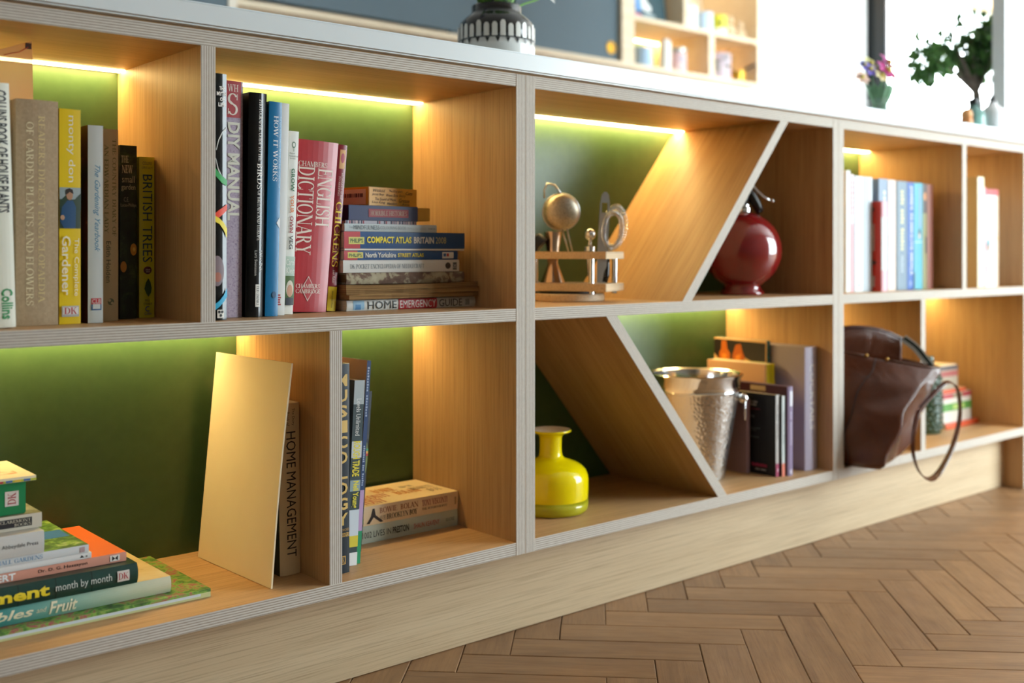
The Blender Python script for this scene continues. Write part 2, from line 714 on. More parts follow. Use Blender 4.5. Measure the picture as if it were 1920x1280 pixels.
uC, a, b = unit('plywood bookcase unit holding the leather bag and pale novels', 0.8, True)
panel('divider', 1.2850, 1.3030, 0.0004, DB, ZM1, ZT0, uC)
panel('divider', 1.1080, 1.1260, 0.0004, DB, ZB1, ZM0, uC)
led(uC, a, 1.2850, ZT0)
led(uC, 1.3030, b, ZT0)
led(uC, a, 1.1080, ZM0)
led(uC, 1.1260, b, ZM0)

# closed cabinet past the end of the shelving, carrying the rest of the worktop
ec = thing('end_cabinet', 'closed oak cabinet past the end of the shelving', 'cabinet')
panel('cabinet_body', 1.6, 2.7, 0.02, 0.70, 0.001, ZT1, ec, ply=False)
panel('cabinet_door', 1.603, 2.148, 0.001, 0.0195, 0.06, ZT1-0.004, ec, ply=False)
panel('cabinet_door', 2.152, 2.697, 0.001, 0.0195, 0.06, ZT1-0.004, ec, ply=False)

pl = panel('plinth', -0.8, 1.5815, 0.048, 0.066, 0.001, ZB0-0.0005, None, mat=PLINTH, ply=False)
tag(pl, 'long pale oak plinth board under the bookcase meeting the parquet', 'plinth')

# island carcass behind the bookcase so the worktop is carried
ic = thing('island_carcass', 'pale rear carcass of the island behind the bookcase', 'cabinet')
panel('carcass', -0.8, 1.6, 0.27, 0.70, 0.001, ZT1, ic, ply=False)

wt = MB().box(-0.86, 2.72, -0.007, 0.74, 0.8245, 0.8520)
wt = wt.build('worktop', M('#dde5e9', 0.28, spec=0.5), smooth=True, bevel=0.0025, seg=3, auto=0.7)
tag(wt, 'long white solid worktop along the top of the bookcase', 'worktop')
MB().box(-0.8, 2.68, 0.006, 0.70, ZT1+0.0002, 0.8243).build('spacer_strip', M('#c0986a', 0.7), wt)

# ------------------------------------------------------------------ lettering
S_, T_ = 0.14, 0.05


def _ring(cx, cy, rx, ry, a0, a1, n=10, wx=0.15, wy=0.05):
    out = []
    pts = []
    for i in range(n+1):
        a = math.radians(a0+(a1-a0)*i/n)
        pts.append(((cx+rx*math.cos(a), cy+ry*math.sin(a)), (cx+(rx-wx)*math.cos(a), cy+(ry-wy)*math.sin(a))))
    for i in range(n):
        out.append([pts[i][0], pts[i+1][0], pts[i+1][1], pts[i][1]])
    return out


def _V(x, y0=0, y1=1, serif=(1, 1), w=0.15):
    o = [[(x-w/2, y0), (x+w/2, y0), (x+w/2, y1), (x-w/2, y1)]]
    if serif[0]:
        o.append([(x-w/2-.09, y0), (x+w/2+.09, y0), (x+w/2+.09, y0+T_), (x-w/2-.09, y0+T_)])
    if serif[1]:
        o.append([(x-w/2-.09, y1-T_), (x+w/2+.09, y1-T_), (x+w/2+.09, y1), (x-w/2-.09, y1)])
    return o


def _H(y, x0, x1, t=0.06):
    return [[(x0, y-t/2), (x1, y-t/2), (x1, y+t/2), (x0, y+t/2)]]


def _D(x0, y0, x1, y1, w):
    return [[(x0-w/2, y0), (x0+w/2, y0), (x1+w/2, y1), (x1-w/2, y1)]]


def _S(x, y):
    return [[(x-.15, y), (x+.15, y), (x+.15, y+T_), (x-.15, y+T_)]]


def _tick(x, y, dy):
    return [[(x-.05, y), (x, y), (x, y+dy), (x-.03, y+dy)]]


SERIF = {
    'A': (.84, _D(.1, 0, .42, 1, .06)+_D(.42, 1, .72, 0, .17)+_H(.34, .2, .62)+_S(.1, 0)+_S(.72, 0)),
    'B': (.72, _V(.17)+_ring(.3, .75, .27, .25, -90, 90)+_ring(.3, .26, .33, .26, -90, 90)+_H(.975, .2, .32)+_H(.5, .2, .32)+_H(.03, .2, .32)),
    'C': (.78, _ring(.44, .5, .4, .51, 42, 318, 16)+_tick(.76, .66, .34)+_tick(.76, 0.02, .3)),
    'D': (.84, _V(.17)+_ring(.32, .5, .46, .5, -90, 90, 12)+_H(.975, .2, .34)+_H(.025, .2, .34)),
    'E': (.7, _V(.17)+_H(.97, .2, .6)+_H(.5, .2, .48)+_H(.03, .2, .63)+_tick(.62, .72, .26)+_tick(.65, .02, .28)+_tick(.5, .38, .24)),
    'F': (.66, _V(.17)+_H(.97, .2, .6)+_H(.5, .2, .48)+_tick(.62, .72, .26)+_tick(.5, .38, .24)),
    'G': (.84, _ring(.44, .5, .4, .51, 42, 318, 16)+_tick(.76, .66, .34)+_V(.7, 0.06, .44, (0, 1))),
    'H': (.9, _V(.17)+_V(.73)+_H(.5, .2, .7)),
    'I': (.36, _V(.18)),
    'J': (.5, _V(.3, .15, 1, (0, 1))+_ring(.16, .18, .215, .22, -150, 0, 6)),
    'K': (.86, _V(.17)+_D(.28, .45, .66, 1, .06)+_D(.38, .58, .7, 0, .17)+_S(.66, .95)+_S(.72, 0)),
    'L': (.66, _V(.17)+_H(.03, .2, .6)+_tick(.63, .02, .3)),
    'M': (1.04, _V(.12, w=.06)+_V(.88)+_D(.15, 1, .5, 0, .15)+_D(.5, 0, .84, 1, .06)),
    'N': (.9, _V(.13, w=.06)+_V(.77, w=.06)+_D(.16, 1, .74, 0, .17)),
    'O': (.88, _ring(.44, .5, .41, .51, 0, 360, 22)),
    'P': (.7, _V(.17)+_ring(.3, .73, .32, .27, -90, 90)+_H(.975, .2, .32)+_H(.48, .2, .32)),
    'Q': (.88, _ring(.44, .5, .41, .51, 0, 360, 22)+_D(.48, .12, .78, -.16, .14)),
    'R': (.8, _V(.17)+_ring(.3, .74, .3, .26, -90, 90)+_H(.975, .2, .32)+_H(.5, .2, .34)+_D(.36, .5, .68, 0, .17)+_S(.7, 0)),
    'S': (.62, _ring(.31, .74, .26, .27, 25, 270, 12, .12)+_ring(.31, .26, .27, .27, 90, -155, 12, .12)+_D(.14, .66, .5, .36, .12)+_tick(.56, .7, .28)+_tick(.1, .02, .28)),
    'T': (.78, _V(.39, serif=(1, 0))+_H(.97, .04, .74)+_tick(.09, .72, .26)+_tick(.74, .72, .26)),
    'U': (.84, _V(.16, .3, 1, (0, 1))+_V(.7, .3, 1, (0, 1), w=.06)+_ring(.41, .32, .325, .33, 180, 360, 12, .1)),
    'V': (.82, _D(.12, 1, .42, 0, .17)+_D(.42, 0, .7, 1, .06)+_S(.12, .95)+_S(.7, .95)),
    'W': (1.2, _D(.12, 1, .36, 0, .16)+_D(.36, 0, .6, .95, .06)+_D(.58, 1, .82, 0, .16)+_D(.82, 0, 1.06, 1, .06)+_S(.12, .95)+_S(.6, .95)+_S(1.06, .95)),
    'X': (.82, _D(.14, 1, .7, 0, .17)+_D(.14, 0, .68, 1, .06)+_S(.14, .95)+_S(.68, .95)+_S(.14, 0)+_S(.7, 0)),
    'Y': (.8, _D(.12, 1, .4, .45, .16)+_D(.4, .45, .68, 1, .06)+_V(.4, 0, .47, (1, 0))+_S(.12, .95)+_S(.68, .95)),
    'Z': (.72, _H(.97, .06, .62)+_H(.03, .06, .66)+_D(.14, 0, .56, 1, .17)+_tick(.12, .72, .26)+_tick(.68, .02, .28)),
    "'": (.26, _V(.12, .7, 1, (0, 0), w=.1)),
    ' ': (.36, []),
}

_tc = {}


def text2d(s, font='sans', bold=0.0, shear=0.0):
    """lettering outline as a flat mesh, fitted to a unit box"""
    key = (s, font, bold, shear)
    if key in _tc:
        return _tc[key]
    V, Fc = [], []
    if font == 'serif':
        x = 0
        for ch in s.upper():
            adv, polys = SERIF.get(ch, SERIF[' '])
            for p in polys:
                # keep winding counter-clockwise
                ar = sum(p[i][0]*p[(i+1) % 4][1]-p[(i+1) % 4][0]*p[i][1] for i in range(4))
                p = p if ar > 0 else p[::-1]
                o = len(V)
                V += [(x+a+shear*b, b) for a, b in p]
                Fc.append(tuple(range(o, o+4)))
            x += adv
    else:
        cu = bpy.data.curves.new('lettering', 'FONT')
        cu.body = s
        cu.resolution_u = 2
        cu.offset = bold
        cu.shear = shear
        ob = bpy.data.objects.new('lettering', cu)
        me = bpy.data.meshes.new_from_object(ob)
        V = [(v.co.x, v.co.y) for v in me.vertices]
        Fc = [tuple(p.vertices) for p in me.polygons]
        bpy.data.objects.remove(ob)
        bpy.data.meshes.remove(me)
        bpy.data.curves.remove(cu)
    x0, x1 = min(v[0] for v in V), max(v[0] for v in V)
    y0, y1 = min(v[1] for v in V), max(v[1] for v in V)
    V = [((a-x0)/(x1-x0), (b-y0)/(y1-y0)) for a, b in V]
    _tc[key] = (V, Fc)
    return _tc[key]


EPS = 0.00025


def blurred2d(pattern):
    """print too soft to read in the photograph: small dashes, one group per word length in the pattern"""
    V, Fc = [], []
    words = [int(c) for c in pattern]
    tot = sum(words)+len(words)-1
    x = 0
    for n in words:
        for i in range(n):
            o = len(V)
            h = (0.0, 1.0) if (i*7+n) % 3 == 0 else (0.0, 0.8)
            V += [((x+0.14)/tot, h[0]), ((x+0.84)/tot, h[0]), ((x+0.84)/tot, h[1]), ((x+0.14)/tot, h[1])]
            Fc.append((o, o+1, o+2, o+3))
            x += 1
        x += 1
    return V, Fc



class Spine:
    """maps (across 0..1, from-top 0..1) of a standing book's spine or cover to its local space"""
    def __init__(s, w, h, dp, bulge, taper):
        s.w, s.h, s.dp, s.bulge, s.taper = w, h, dp, bulge, taper

    def spine(s, a, t, e=EPS):
        x, z = a*s.w, (1-t)*s.h
        y = -s.bulge*(1-((a-0.5)*2)**2)-e
        return (x*(1+s.taper*z/s.h), y, z)

    def left(s, a, t, e=EPS):          # cover on the x=0 side; a runs from the fore-edge (0) to the spine (1)
        return (-e, (1-a)*s.dp, (1-t)*s.h)

    def right(s, a, t, e=EPS):         # cover on the x=w side; a runs from the spine (0) to the fore-edge (1)
        z = (1-t)*s.h
        return (s.w*(1+s.taper*z/s.h)+e, a*s.dp, z)


def cut2d(P, Fc, n=10):
    """split a flat mesh of (a, t) points along lines of constant a so that it can follow a curved spine"""
    bm = bmesh.new()
    vs = [bm.verts.new((a, t, 0)) for a, t in P]
    for f in Fc:
        try:
            bm.faces.new([vs[i] for i in f])
        except ValueError:
            pass
    for i in range(1, n):
        bmesh.ops.bisect_plane(bm, geom=bm.verts[:]+bm.edges[:]+bm.faces[:], dist=1e-6, plane_co=(i/n, 0, 0), plane_no=(1, 0, 0))
    bm.verts.index_update()
    P2 = [(v.co.x, v.co.y) for v in bm.verts]
    F2 = [tuple(v.index for v in f.verts) for f in bm.faces]
    bm.free()
    return P2, F2


def art(sp, side, spec, parent, k):
    """one printed element: ('V'|'H'|'R'|'E'|'P', ...)"""
    kind = spec[0]
    fn = getattr(sp, side)
    e = EPS*(1+0.6*k)
    b = MB()

    def put(P, Fc):
        if side == 'spine' and sp.bulge > 0.0005:
            P, Fc = cut2d(P, Fc)
        b.add([fn(p, q, e) for p, q in P], Fc)

    if kind in 'VH':
        _, s, t0, t1, a0, a1, col = spec[:7]
        op = spec[7] if len(spec) > 7 else {}
        V, Fc = blurred2d(s[1:]) if s.startswith('~') else text2d(s, op.get('f', 'sans'), op.get('b', 0.0), op.get('s', 0.0))
        if kind == 'V':                       # reads from the top of the book down
            pts = [(a0+(a1-a0)*v, t0+(t1-t0)*u) for u, v in V]
        else:
            pts = [(a0+(a1-a0)*u, t1-(t1-t0)*v) for u, v in V]
        put(pts, Fc)
        nm = op.get('n', 'lettering')
    else:
        op = {}
        nm = 'printed_panel'
        if kind == 'R':
            _, t0, t1, a0, a1, col = spec[:6]
            n = 6
            for i in range(n):
                p, q = a0+(a1-a0)*i/n, a0+(a1-a0)*(i+1)/n
                b.add([fn(p, t1, e), fn(q, t1, e), fn(q, t0, e), fn(p, t0, e)], [(0, 1, 2, 3)])
            if len(spec) > 6:
                nm = spec[6]
        elif kind == 'E':
            _, tc, ac, rt, ra, col = spec[:6]
            n = 20
            put([(ac+ra*math.cos(2*PI*i/n), tc-rt*math.sin(2*PI*i/n)) for i in range(n)], [tuple(range(n))])
            nm = spec[6] if len(spec) > 6 else 'printed_mark'
        elif kind == 'A':                     # arc band: centre, radii, angles, thickness (in metres)
            _, tc, ac, r, th, d0, d1, col = spec[:8]
            W = sp.w if side == 'spine' else sp.dp
            n = 18
            pts = []
            for i in range(n+1):
                an = math.radians(d0+(d1-d0)*i/n)
                for rr in (r-th/2, r+th/2):
                    a_ = min(max(ac+rr*math.cos(an)/W, 0.0), 1.0)
                    pts.append(fn(a_, tc-rr*math.sin(an)/sp.h, e))
            b.add(pts, [(2*i, 2*i+1, 2*i+3, 2*i+2) for i in range(n)])
            nm = 'printed_ring'
        elif kind == 'P':                     # polygon of (a, t)
            _, pts, col = spec[:3]
            put(pts, [tuple(range(len(pts)))])
            nm = spec[3] if len(spec) > 3 else 'printed_shape'
    mat = col if not isinstance(col, str) else M(col, 0.5)
    b.build(nm, mat, parent)


BOOKS = {}


def book(label, w, h, dp, loc, lean=0, yaw=0, lying=False, spine='#888888', left=None, right=None, pages=None,
         hard=True, bulge=None, rough=0.42, art_s=(), art_l=(), art_r=(), taper=0.0, name='book', group='books on the shelves', cat='book'):
    """a standing book: spine in the plane y=0 facing -Y, x = thickness, z = height. lying: front cover up, spine towards -Y"""
    if loc[1] < 0.3:
        dp = min(dp, 0.246-loc[1]-w*abs(math.sin(math.radians(yaw))))
    if lean > 0 and not lying:
        loc = (loc[0], loc[1], loc[2]+w*math.sin(math.radians(lean)))
    elif lean < 0 and not lying:
        loc = (loc[0], loc[1], loc[2]+0.0002)
    tb = 0.0024 if hard else 0.0005
    tb = min(tb, w*0.3)
    ov = 0.003 if hard else 0.0004
    if bulge is None:
        bulge = 0.0025 if hard else 0.0006
    rot = (0, math.radians(lean)-(PI/2 if lying else 0), math.radians(yaw))
    t = thing(name, label, cat, loc, rot, group)
    sp = Spine(w, h, dp, bulge, taper)
    mt = lambda c: M(c, rough, spec=0.4) if isinstance(c, str) else c
    sm = mt(spine)
    lm = mt(left if left is not None else spine)
    rm = mt(right if right is not None else spine)
    # cover: thick U profile swept up the height
    n = 8
    outer = [(0, dp), (0, 0)]+[(w*i/n, -bulge*(1-((i/n-0.5)*2)**2)) for i in range(1, n)]+[(w, 0), (w, dp)]
    inner = [(tb, dp), (tb, tb)]+[(min(max(w*i/n, tb), w-tb), -bulge*(1-((i/n-0.5)*2)**2)+tb) for i in range(1, n)]+[(w-tb, tb), (w-tb, dp)]
    k = len(outer)
    tz = lambda x, z: x*(1+taper*z/h)
    V = [(tz(x, 0), y, 0) for x, y in outer]+[(tz(x, h), y, h) for x, y in outer]+[(tz(x, 0), y, 0) for x, y in inner]+[(tz(x, h), y, h) for x, y in inner]
    Fc, ms = [], []
    for i in range(k-1):
        mi = 1 if i == 0 else (2 if i == k-2 else 0)
        Fc.append((i, i+1, k+i+1, k+i)); ms.append(mi)
        Fc.append((2*k+i+1, 2*k+i, 3*k+i, 3*k+i+1)); ms.append(mi)
        Fc.append((i+1, i, 2*k+i, 2*k+i+1)); ms.append(mi)
        Fc.append((k+i, k+i+1, 3*k+i+1, 3*k+i)); ms.append(mi)
    Fc.append((0, k, 3*k, 2*k)); ms.append(1)
    Fc.append((2*k-1, k-1, 3*k-1, 4*k-1)); ms.append(2)
    b = MB()
    b.add(V, Fc, ms)
    b.build('cover', [sm, lm, rm], t)
    p = MB()
    x0, x1, y0, y1, z0, z1 = tb+0.0001, w-tb-0.0001, tb+0.0003, dp-ov, ov, h-ov
    p.add([(tz(x, z), y, z) for x, y, z in [(x0, y0, z0), (x1, y0, z0), (x1, y1, z0), (x0, y1, z0), (x0, y0, z1), (x1, y0, z1), (x1, y1, z1), (x0, y1, z1)]],
          [(0, 3, 2, 1), (4, 5, 6, 7), (0, 1, 5, 4), (1, 2, 6, 5), (2, 3, 7, 6), (3, 0, 4, 7)])
    p.build('pages', pages or PG, t)
    for side, lst in (('spine', art_s), ('left', art_l), ('right', art_r)):
        for i, spec in enumerate(lst):
            art(sp, side, spec, t, i)
    BOOKS[label] = t
    return t


SR = {'f': 'serif'}


def srf(**kw):
    d = {'f': 'serif'}
    d.update(kw)
    return d


Z1, Z2 = ZM1+0.0003, ZB1+0.0003
gUL = 'gardening books on the upper shelf'

# ---- upper left bay ------------------------------------------------
book('white house plants book with black capitals and green publisher name', 0.032, 0.259, 0.19, (-0.7200, 0.040, Z1), lean=-1.6, yaw=0, spine='#dfe0d2', right='#dfe0d2', left='#dfe0d2',
     art_s=[('V', "COLLINS BOOK OF HOUSE PLANTS", 0.03, 0.53, 0.5, 0.9, '#16181a', {'b': 0.03, 'n': 'title'}), ('V', "Collins", 0.84, 0.965, 0.55, 0.92, '#1d8a4a', {'b': 0.025, 'n': 'publisher_name'})], group=gUL)
linen = mottled('tan_linen', [(0.3, '#a08a6c'), (0.7, '#b29c7e')], 260, rough=0.85)
book('thick tan linen encyclopaedia with gold capitals', 0.0445, 0.2485, 0.19, (-0.6805, 0.066, Z1), spine=linen, bulge=0.003,
     art_s=[('V', "READERS DIGEST ENCYCLOPAEDIA", 0.07, 0.9, 0.5, 0.66, '#cdb883', srf(n='title')), ('V', "OF GARDEN PLANTS AND FLOWERS", 0.1, 0.91, 0.22, 0.39, '#e3d6b0', srf(n='title'))], group=gUL)
YEL = '#f0cf1e'
book('bright yellow gardener book with a small photograph on its spine', 0.0235, 0.2415, 0.17, (-0.6348, 0.066, Z1), spine=YEL, hard=False, bulge=0.0008,
     art_s=[('V', "monty don", 0.03, 0.34, 0.32, 0.74, '#f7f2dc', {'n': 'author'}),
            ('R', 0.365, 0.555, 0.01, 0.99, '#31473a', 'printed_photo'), ('R', 0.365, 0.42, 0.01, 0.99, '#9fb0b4'), ('P', [(0.0, 0.43), (0.3, 0.40), (0.6, 0.43), (1, 0.39), (1, 0.47), (0, 0.47)], '#2c4433'),
            ('P', [(0.02, 0.52), (0.12, 0.455), (0.36, 0.425), (0.62, 0.425), (0.76, 0.455), (0.74, 0.555), (0.2, 0.555)], '#23507c'),
            ('E', 0.402, 0.46, 0.021, 0.15, '#b78a6b'), ('P', [(0.28, 0.40), (0.3, 0.375), (0.45, 0.368), (0.6, 0.375), (0.64, 0.395), (0.46, 0.386)], '#2b211d'),
            ('E', 0.505, 0.13, 0.012, 0.1, '#c39a7c'),
            ('V', "The Complete", 0.60, 0.87, 0.62, 0.9, '#f7f2dc', {'n': 'title'}), ('V', "Gardener", 0.59, 0.865, 0.1, 0.5, '#f7f2dc', {'b': 0.015, 'n': 'title'}),
            ('R', 0.915, 0.965, 0.1, 0.9, '#b9b9b9'), ('R', 0.92, 0.955, 0.14, 0.86, '#e8e6e4'), ('H', "DK", 0.922, 0.953, 0.2, 0.8, '#b8202c', srf(n='publisher_logo'))], group=gUL)
book('pale blue slim yearbook with script title', 0.0172, 0.2255, 0.165, (-0.6025, 0.068, Z1), spine='#e3eef0', left=mottled('dark_floral_jacket', [(0.35, '#191318'), (0.6, '#4b1826'), (0.75, '#b06b74')], 30), bulge=0.0015,
     art_s=[('V', "The Gardening Yearbook", 0.2, 0.64, 0.3, 0.78, '#4b9fc9', {'s': 0.5, 'n': 'title'}), ('R', 0.875, 0.905, 0.2, 0.86, '#d8434f'), ('H', "CLB", 0.879, 0.901, 0.24, 0.82, '#f3eeee', {'n': 'publisher_logo'}), ('R', 0.905, 0.935, 0.2, 0.86, '#2a6aa8'), ('R', 0.904, 0.929, 0.28, 0.78, '#e7eef0')], group=gUL)
book('faded beige country diary with brown capitals', 0.0188, 0.2255, 0.15, (-0.5765, 0.095, Z1), spine='#cfbc98', rough=0.7, bulge=0.0015,
     art_s=[('V', "THE COUNTRY DIARY OF", 0.05, 0.56, 0.6, 0.86, '#7f7a52', srf(n='title')), ('V', "AN EDWARDIAN LADY", 0.08, 0.545, 0.12, 0.36, '#7f7a52', srf(n='title')), ('V', "Edith Holden", 0.585, 0.80, 0.22, 0.5, '#4c584a', {'n': 'author'}), ('E', 0.9, 0.5, 0.018, 0.2, '#6c7461'), ('E', 0.893, 0.42, 0.007, 0.09, '#cfbc98'), ('E', 0.907, 0.58, 0.007, 0.09, '#cfbc98')], group=gUL)
dkfl = mottled('dark_garden_jacket', [(0.3, '#10170f'), (0.52, '#1f2d1c'), (0.66, '#3e4f2b'), (0.74, '#1a2a2a')], 45)
book('dark small garden book with orange flowers printed low on it', 0.0205, 0.2105, 0.15, (-0.5452, 0.122, Z1), spine=dkfl, hard=False,
     art_s=[('H', "The", 0.06, 0.1, 0.05, 0.5, '#d8cfae', srf(n='title')), ('H', "NEW", 0.115, 0.16, 0.1, 0.75, '#e8e0c4', srf(n='title')), ('H', "small", 0.175, 0.215, 0.1, 0.85, '#c9c0a0', {'n': 'title'}), ('H', "garden", 0.225, 0.265, 0.06, 0.9, '#c9c0a0', {'n': 'title'}), ('H', "C.E.", 0.3, 0.325, 0.2, 0.5, '#a09a86', {'n': 'author'}), ('H', "Lucas-Phillips", 0.335, 0.36, 0.02, 0.95, '#a09a86', {'n': 'author'}),
            ('E', 0.6, 0.78, 0.035, 0.2, '#c98a2c'), ('E', 0.7, 0.18, 0.032, 0.18, '#c08127'), ('E', 0.6, 0.8, 0.012, 0.08, '#e0b04a')], group=gUL)
book('small lime green tree guide with a printed leaf', 0.0192, 0.1985, 0.14, (-0.5185, 0.130, Z1), spine='#cfc92f', left='#d2cc3a', rough=0.25, bulge=0.0012,
     art_s=[('H', "COLLINS", 0.03, 0.05, 0.2, 0.8, '#3f4a1e', {'n': 'publisher_name'}), ('H', "COMPLETE GUIDE TO", 0.06, 0.075, 0.15, 0.85, '#3f4a1e', {'n': 'subtitle'}), ('V', "BRITISH TREES", 0.11, 0.655, 0.2, 0.84, '#31514f', {'n': 'title'}), ('E', 0.705, 0.52, 0.024, 0.27, '#5c2b2c'), ('H', "~5", 0.697, 0.706, 0.38, 0.68, '#c9b8a8'), ('H', "~5", 0.71, 0.718, 0.4, 0.66, '#c9b8a8'),
            ('P', [(0.55, 0.755), (0.7, 0.78), (0.78, 0.815), (0.74, 0.845), (0.56, 0.87), (0.42, 0.85), (0.3, 0.82), (0.4, 0.78)], '#3d5a2c'), ('H', "PAUL", 0.885, 0.9, 0.34, 0.66, '#33401c', {'n': 'author'}), ('H', "STERRY", 0.907, 0.923, 0.25, 0.8, '#33401c', {'n': 'author'}), ('A', 0.945, 0.52, 0.0028, 0.001, 50, 310, '#33508a'), ('H', "Collins", 0.965, 0.982, 0.3, 0.75, '#33508a', {'n': 'publisher_name'})], group=gUL)

# translucent card tucked behind the tan book
card = MB()
card.add([(0, 0, 0), (0.0345, 0, 0), (0.0345, 0.004, 0.0690), (-0.003, 0.004, 0.0535), (0, 0.0006, 0), (0.0345, 0.0006, 0), (0.0345, 0.0046, 0.0690), (-0.003, 0.0046, 0.0535)],
         [(0, 1, 2, 3), (7, 6, 5, 4), (1, 0, 4, 5), (2, 1, 5, 6), (3, 2, 6, 7), (0, 3, 7, 4)])
cd = card.build('bookmark_card', thin_film('amber_film', '#e3c49c', 0.3), loc=(-0.6935+0.0025, 0.086, ZM1+0.2492))
tag(cd, 'translucent amber card standing on top of the tan encyclopaedia', 'card')
MB().tube([(0.004, 0.0022, 0.049), (0.012, 0.0024, 0.052), (0.020, 0.0026, 0.054), (0.030, 0.0030, 0.061)], 0.0005, 5).build('red_line', M('#a8402a', 0.5), cd)
MB().box(0.027, 0.0335, 0.0030, 0.0034, 0.059, 0.0655).build('dark_smudge', M('#4a3836', 0.6), cd)

# ---- upper right bay of unit A -------------------------------------
gUR = 'reference books on the upper shelf'
LOGO = '#e8e6e0'
book('tall glossy black book with coloured rings on the spine', 0.0235, 0.2930, 0.20, (-0.4782, 0.023, Z1), spine='#0d1114', left='#11161a', rough=0.15, bulge=0.0022,
     art_s=[('H', "THE", 0.052, 0.068, 0.56, 0.88, '#eceae6', {'b': 0.03, 'n': 'title'}), ('H', "MYTH", 0.074, 0.09, 0.42, 0.97, '#eceae6', {'b': 0.03, 'n': 'title'}), ('H', "OF", 0.096, 0.112, 0.6, 0.86, '#eceae6', {'b': 0.03, 'n': 'title'}), ('H', "LIFE", 0.118, 0.134, 0.5, 0.9, '#eceae6', {'b': 0.03, 'n': 'title'}),
            ('P', [(1, 0.214), (0.72, 0.235), (0.5, 0.268), (0.37, 0.31), (0.40, 0.312), (0.53, 0.272), (0.74, 0.24), (1, 0.219)], '#cfd4d4', 'printed_ring'), ('P', [(0.37, 0.345), (0.5, 0.385), (0.72, 0.418), (1, 0.438), (1, 0.443), (0.7, 0.424), (0.47, 0.39), (0.34, 0.345)], '#cfd4d4', 'printed_ring'),
            ('P', [(0.2, 0.36), (0.37, 0.388), (0.7, 0.415), (1, 0.43), (1, 0.455), (0.7, 0.445), (0.37, 0.418), (0.2, 0.39)], '#35a45a', 'printed_ring'), ('P', [(0.2, 0.575), (0.5, 0.555), (1, 0.528), (1, 0.553), (0.6, 0.58), (0.2, 0.60)], '#e2482e', 'printed_ring'),
            ('P', [(0.2, 0.572), (0.55, 0.587), (0.8, 0.605), (1, 0.628), (1, 0.668), (0.8, 0.636), (0.55, 0.61), (0.2, 0.597)], '#f0dd43', 'printed_ring'), ('P', [(0.2, 0.94), (0.55, 0.92), (0.8, 0.897), (1, 0.868), (1, 0.905), (0.8, 0.925), (0.55, 0.945), (0.2, 0.965)], '#22a7d6', 'printed_ring'),
            ('E', 0.80, 0.42, 0.062, 0.38, '#7d6f78', 'printed_photo'), ('E', 0.825, 0.45, 0.02, 0.2, '#a2685a'),
            ('R', 0.957, 0.99, 0.42, 0.78, LOGO), ('E', 0.966, 0.52, 0.006, 0.075, '#0d1114'), ('E', 0.966, 0.68, 0.006, 0.075, '#0d1114'), ('E', 0.98, 0.6, 0.006, 0.075, '#0d1114')], group=gUR)
lilac = mottled('speckled_lilac', [(0.3, '#7d6a86'), (0.42, '#a493a8'), (0.7, '#b3a5b5')], 420, detail=2)
book('lilac speckled home improvement manual with red top square', 0.036, 0.2925, 0.20, (-0.4517, 0.0615, Z1), lean=0.3, spine=lilac, hard=True, bulge=0.0008,
     art_s=[('R', 0.0, 0.155, 0.36, 0.93, '#a92b33'), ('H', "WH", 0.015, 0.045, 0.42, 0.82, '#e9dcd0', srf(n='logo')), ('H', "S", 0.052, 0.145, 0.42, 0.8, '#e9dcd0', srf(n='logo')), ('V', "DIY MANUAL", 0.175, 0.59, 0.42, 0.88, '#d7d6c8', {'b': 0.03, 'n': 'title'})], group=gUR)
book('thick black bird guide with white serif capitals', 0.0245, 0.2795, 0.20, (-0.4137, 0.055, Z1), lean=0.9, spine='#0c0d0f', rough=0.2, bulge=0.004,
     art_s=[('V', "PHOTOGRAPHIC GUIDE TO THE", 0.03, 0.305, 0.5, 0.68, '#dcdad4', srf(n='title')), ('V', "BIRDS", 0.315, 0.43, 0.44, 0.72, '#eceae4', srf(n='title')), ('V', "OF BRITAIN AND EUROPE", 0.437, 0.66, 0.47, 0.66, '#dcdad4', srf(n='title')), ('V', "Hakan Delin", 0.705, 0.80, 0.64, 0.8, '#cfcdc8', {'n': 'author'}), ('V', "Lars Svensson", 0.705, 0.815, 0.36, 0.5, '#cfcdc8', {'n': 'author'}), ('R', 0.855, 0.955, 0.42, 0.68, '#dddbd5'), ('V', "TED SMART", 0.86, 0.95, 0.48, 0.62, '#222222', srf(n='publisher_name'))], group=gUR)
book('blue how it works book with white serif title', 0.0178, 0.2705, 0.20, (-0.3885, 0.053, Z1), lean=1.3, spine='#1272a6', rough=0.3, bulge=0.001,
     art_s=[('V', "HOW IT WORKS", 0.065, 0.37, 0.36, 0.72, '#e8eef0', srf(n='title')), ('V', "THE NEW ENCYCLOPEDIA OF SCIENCE AND TECHNOLOGY", 0.065, 0.40, 0.8, 0.93, '#8fc3dd', {'n': 'subtitle'}), ('P', [(0.72, 0.565), (1.0, 0.535), (1.0, 0.59)], '#dfe6ea'), ('E', 0.9, 0.64, 0.016, 0.16, '#0d4c74')], group=gUR)
book('slim white annual between the blue book and the veg book', 0.0150, 0.272, 0.19, (-0.3690, 0.066, Z1), lean=1.5, spine='#dcdcd8', left='#cfc0a6', hard=False,
     art_s=[('V', "~5", 0.9, 0.955, 0.3, 0.6, '#b03a3a', {'n': 'title'})], group=gUR)
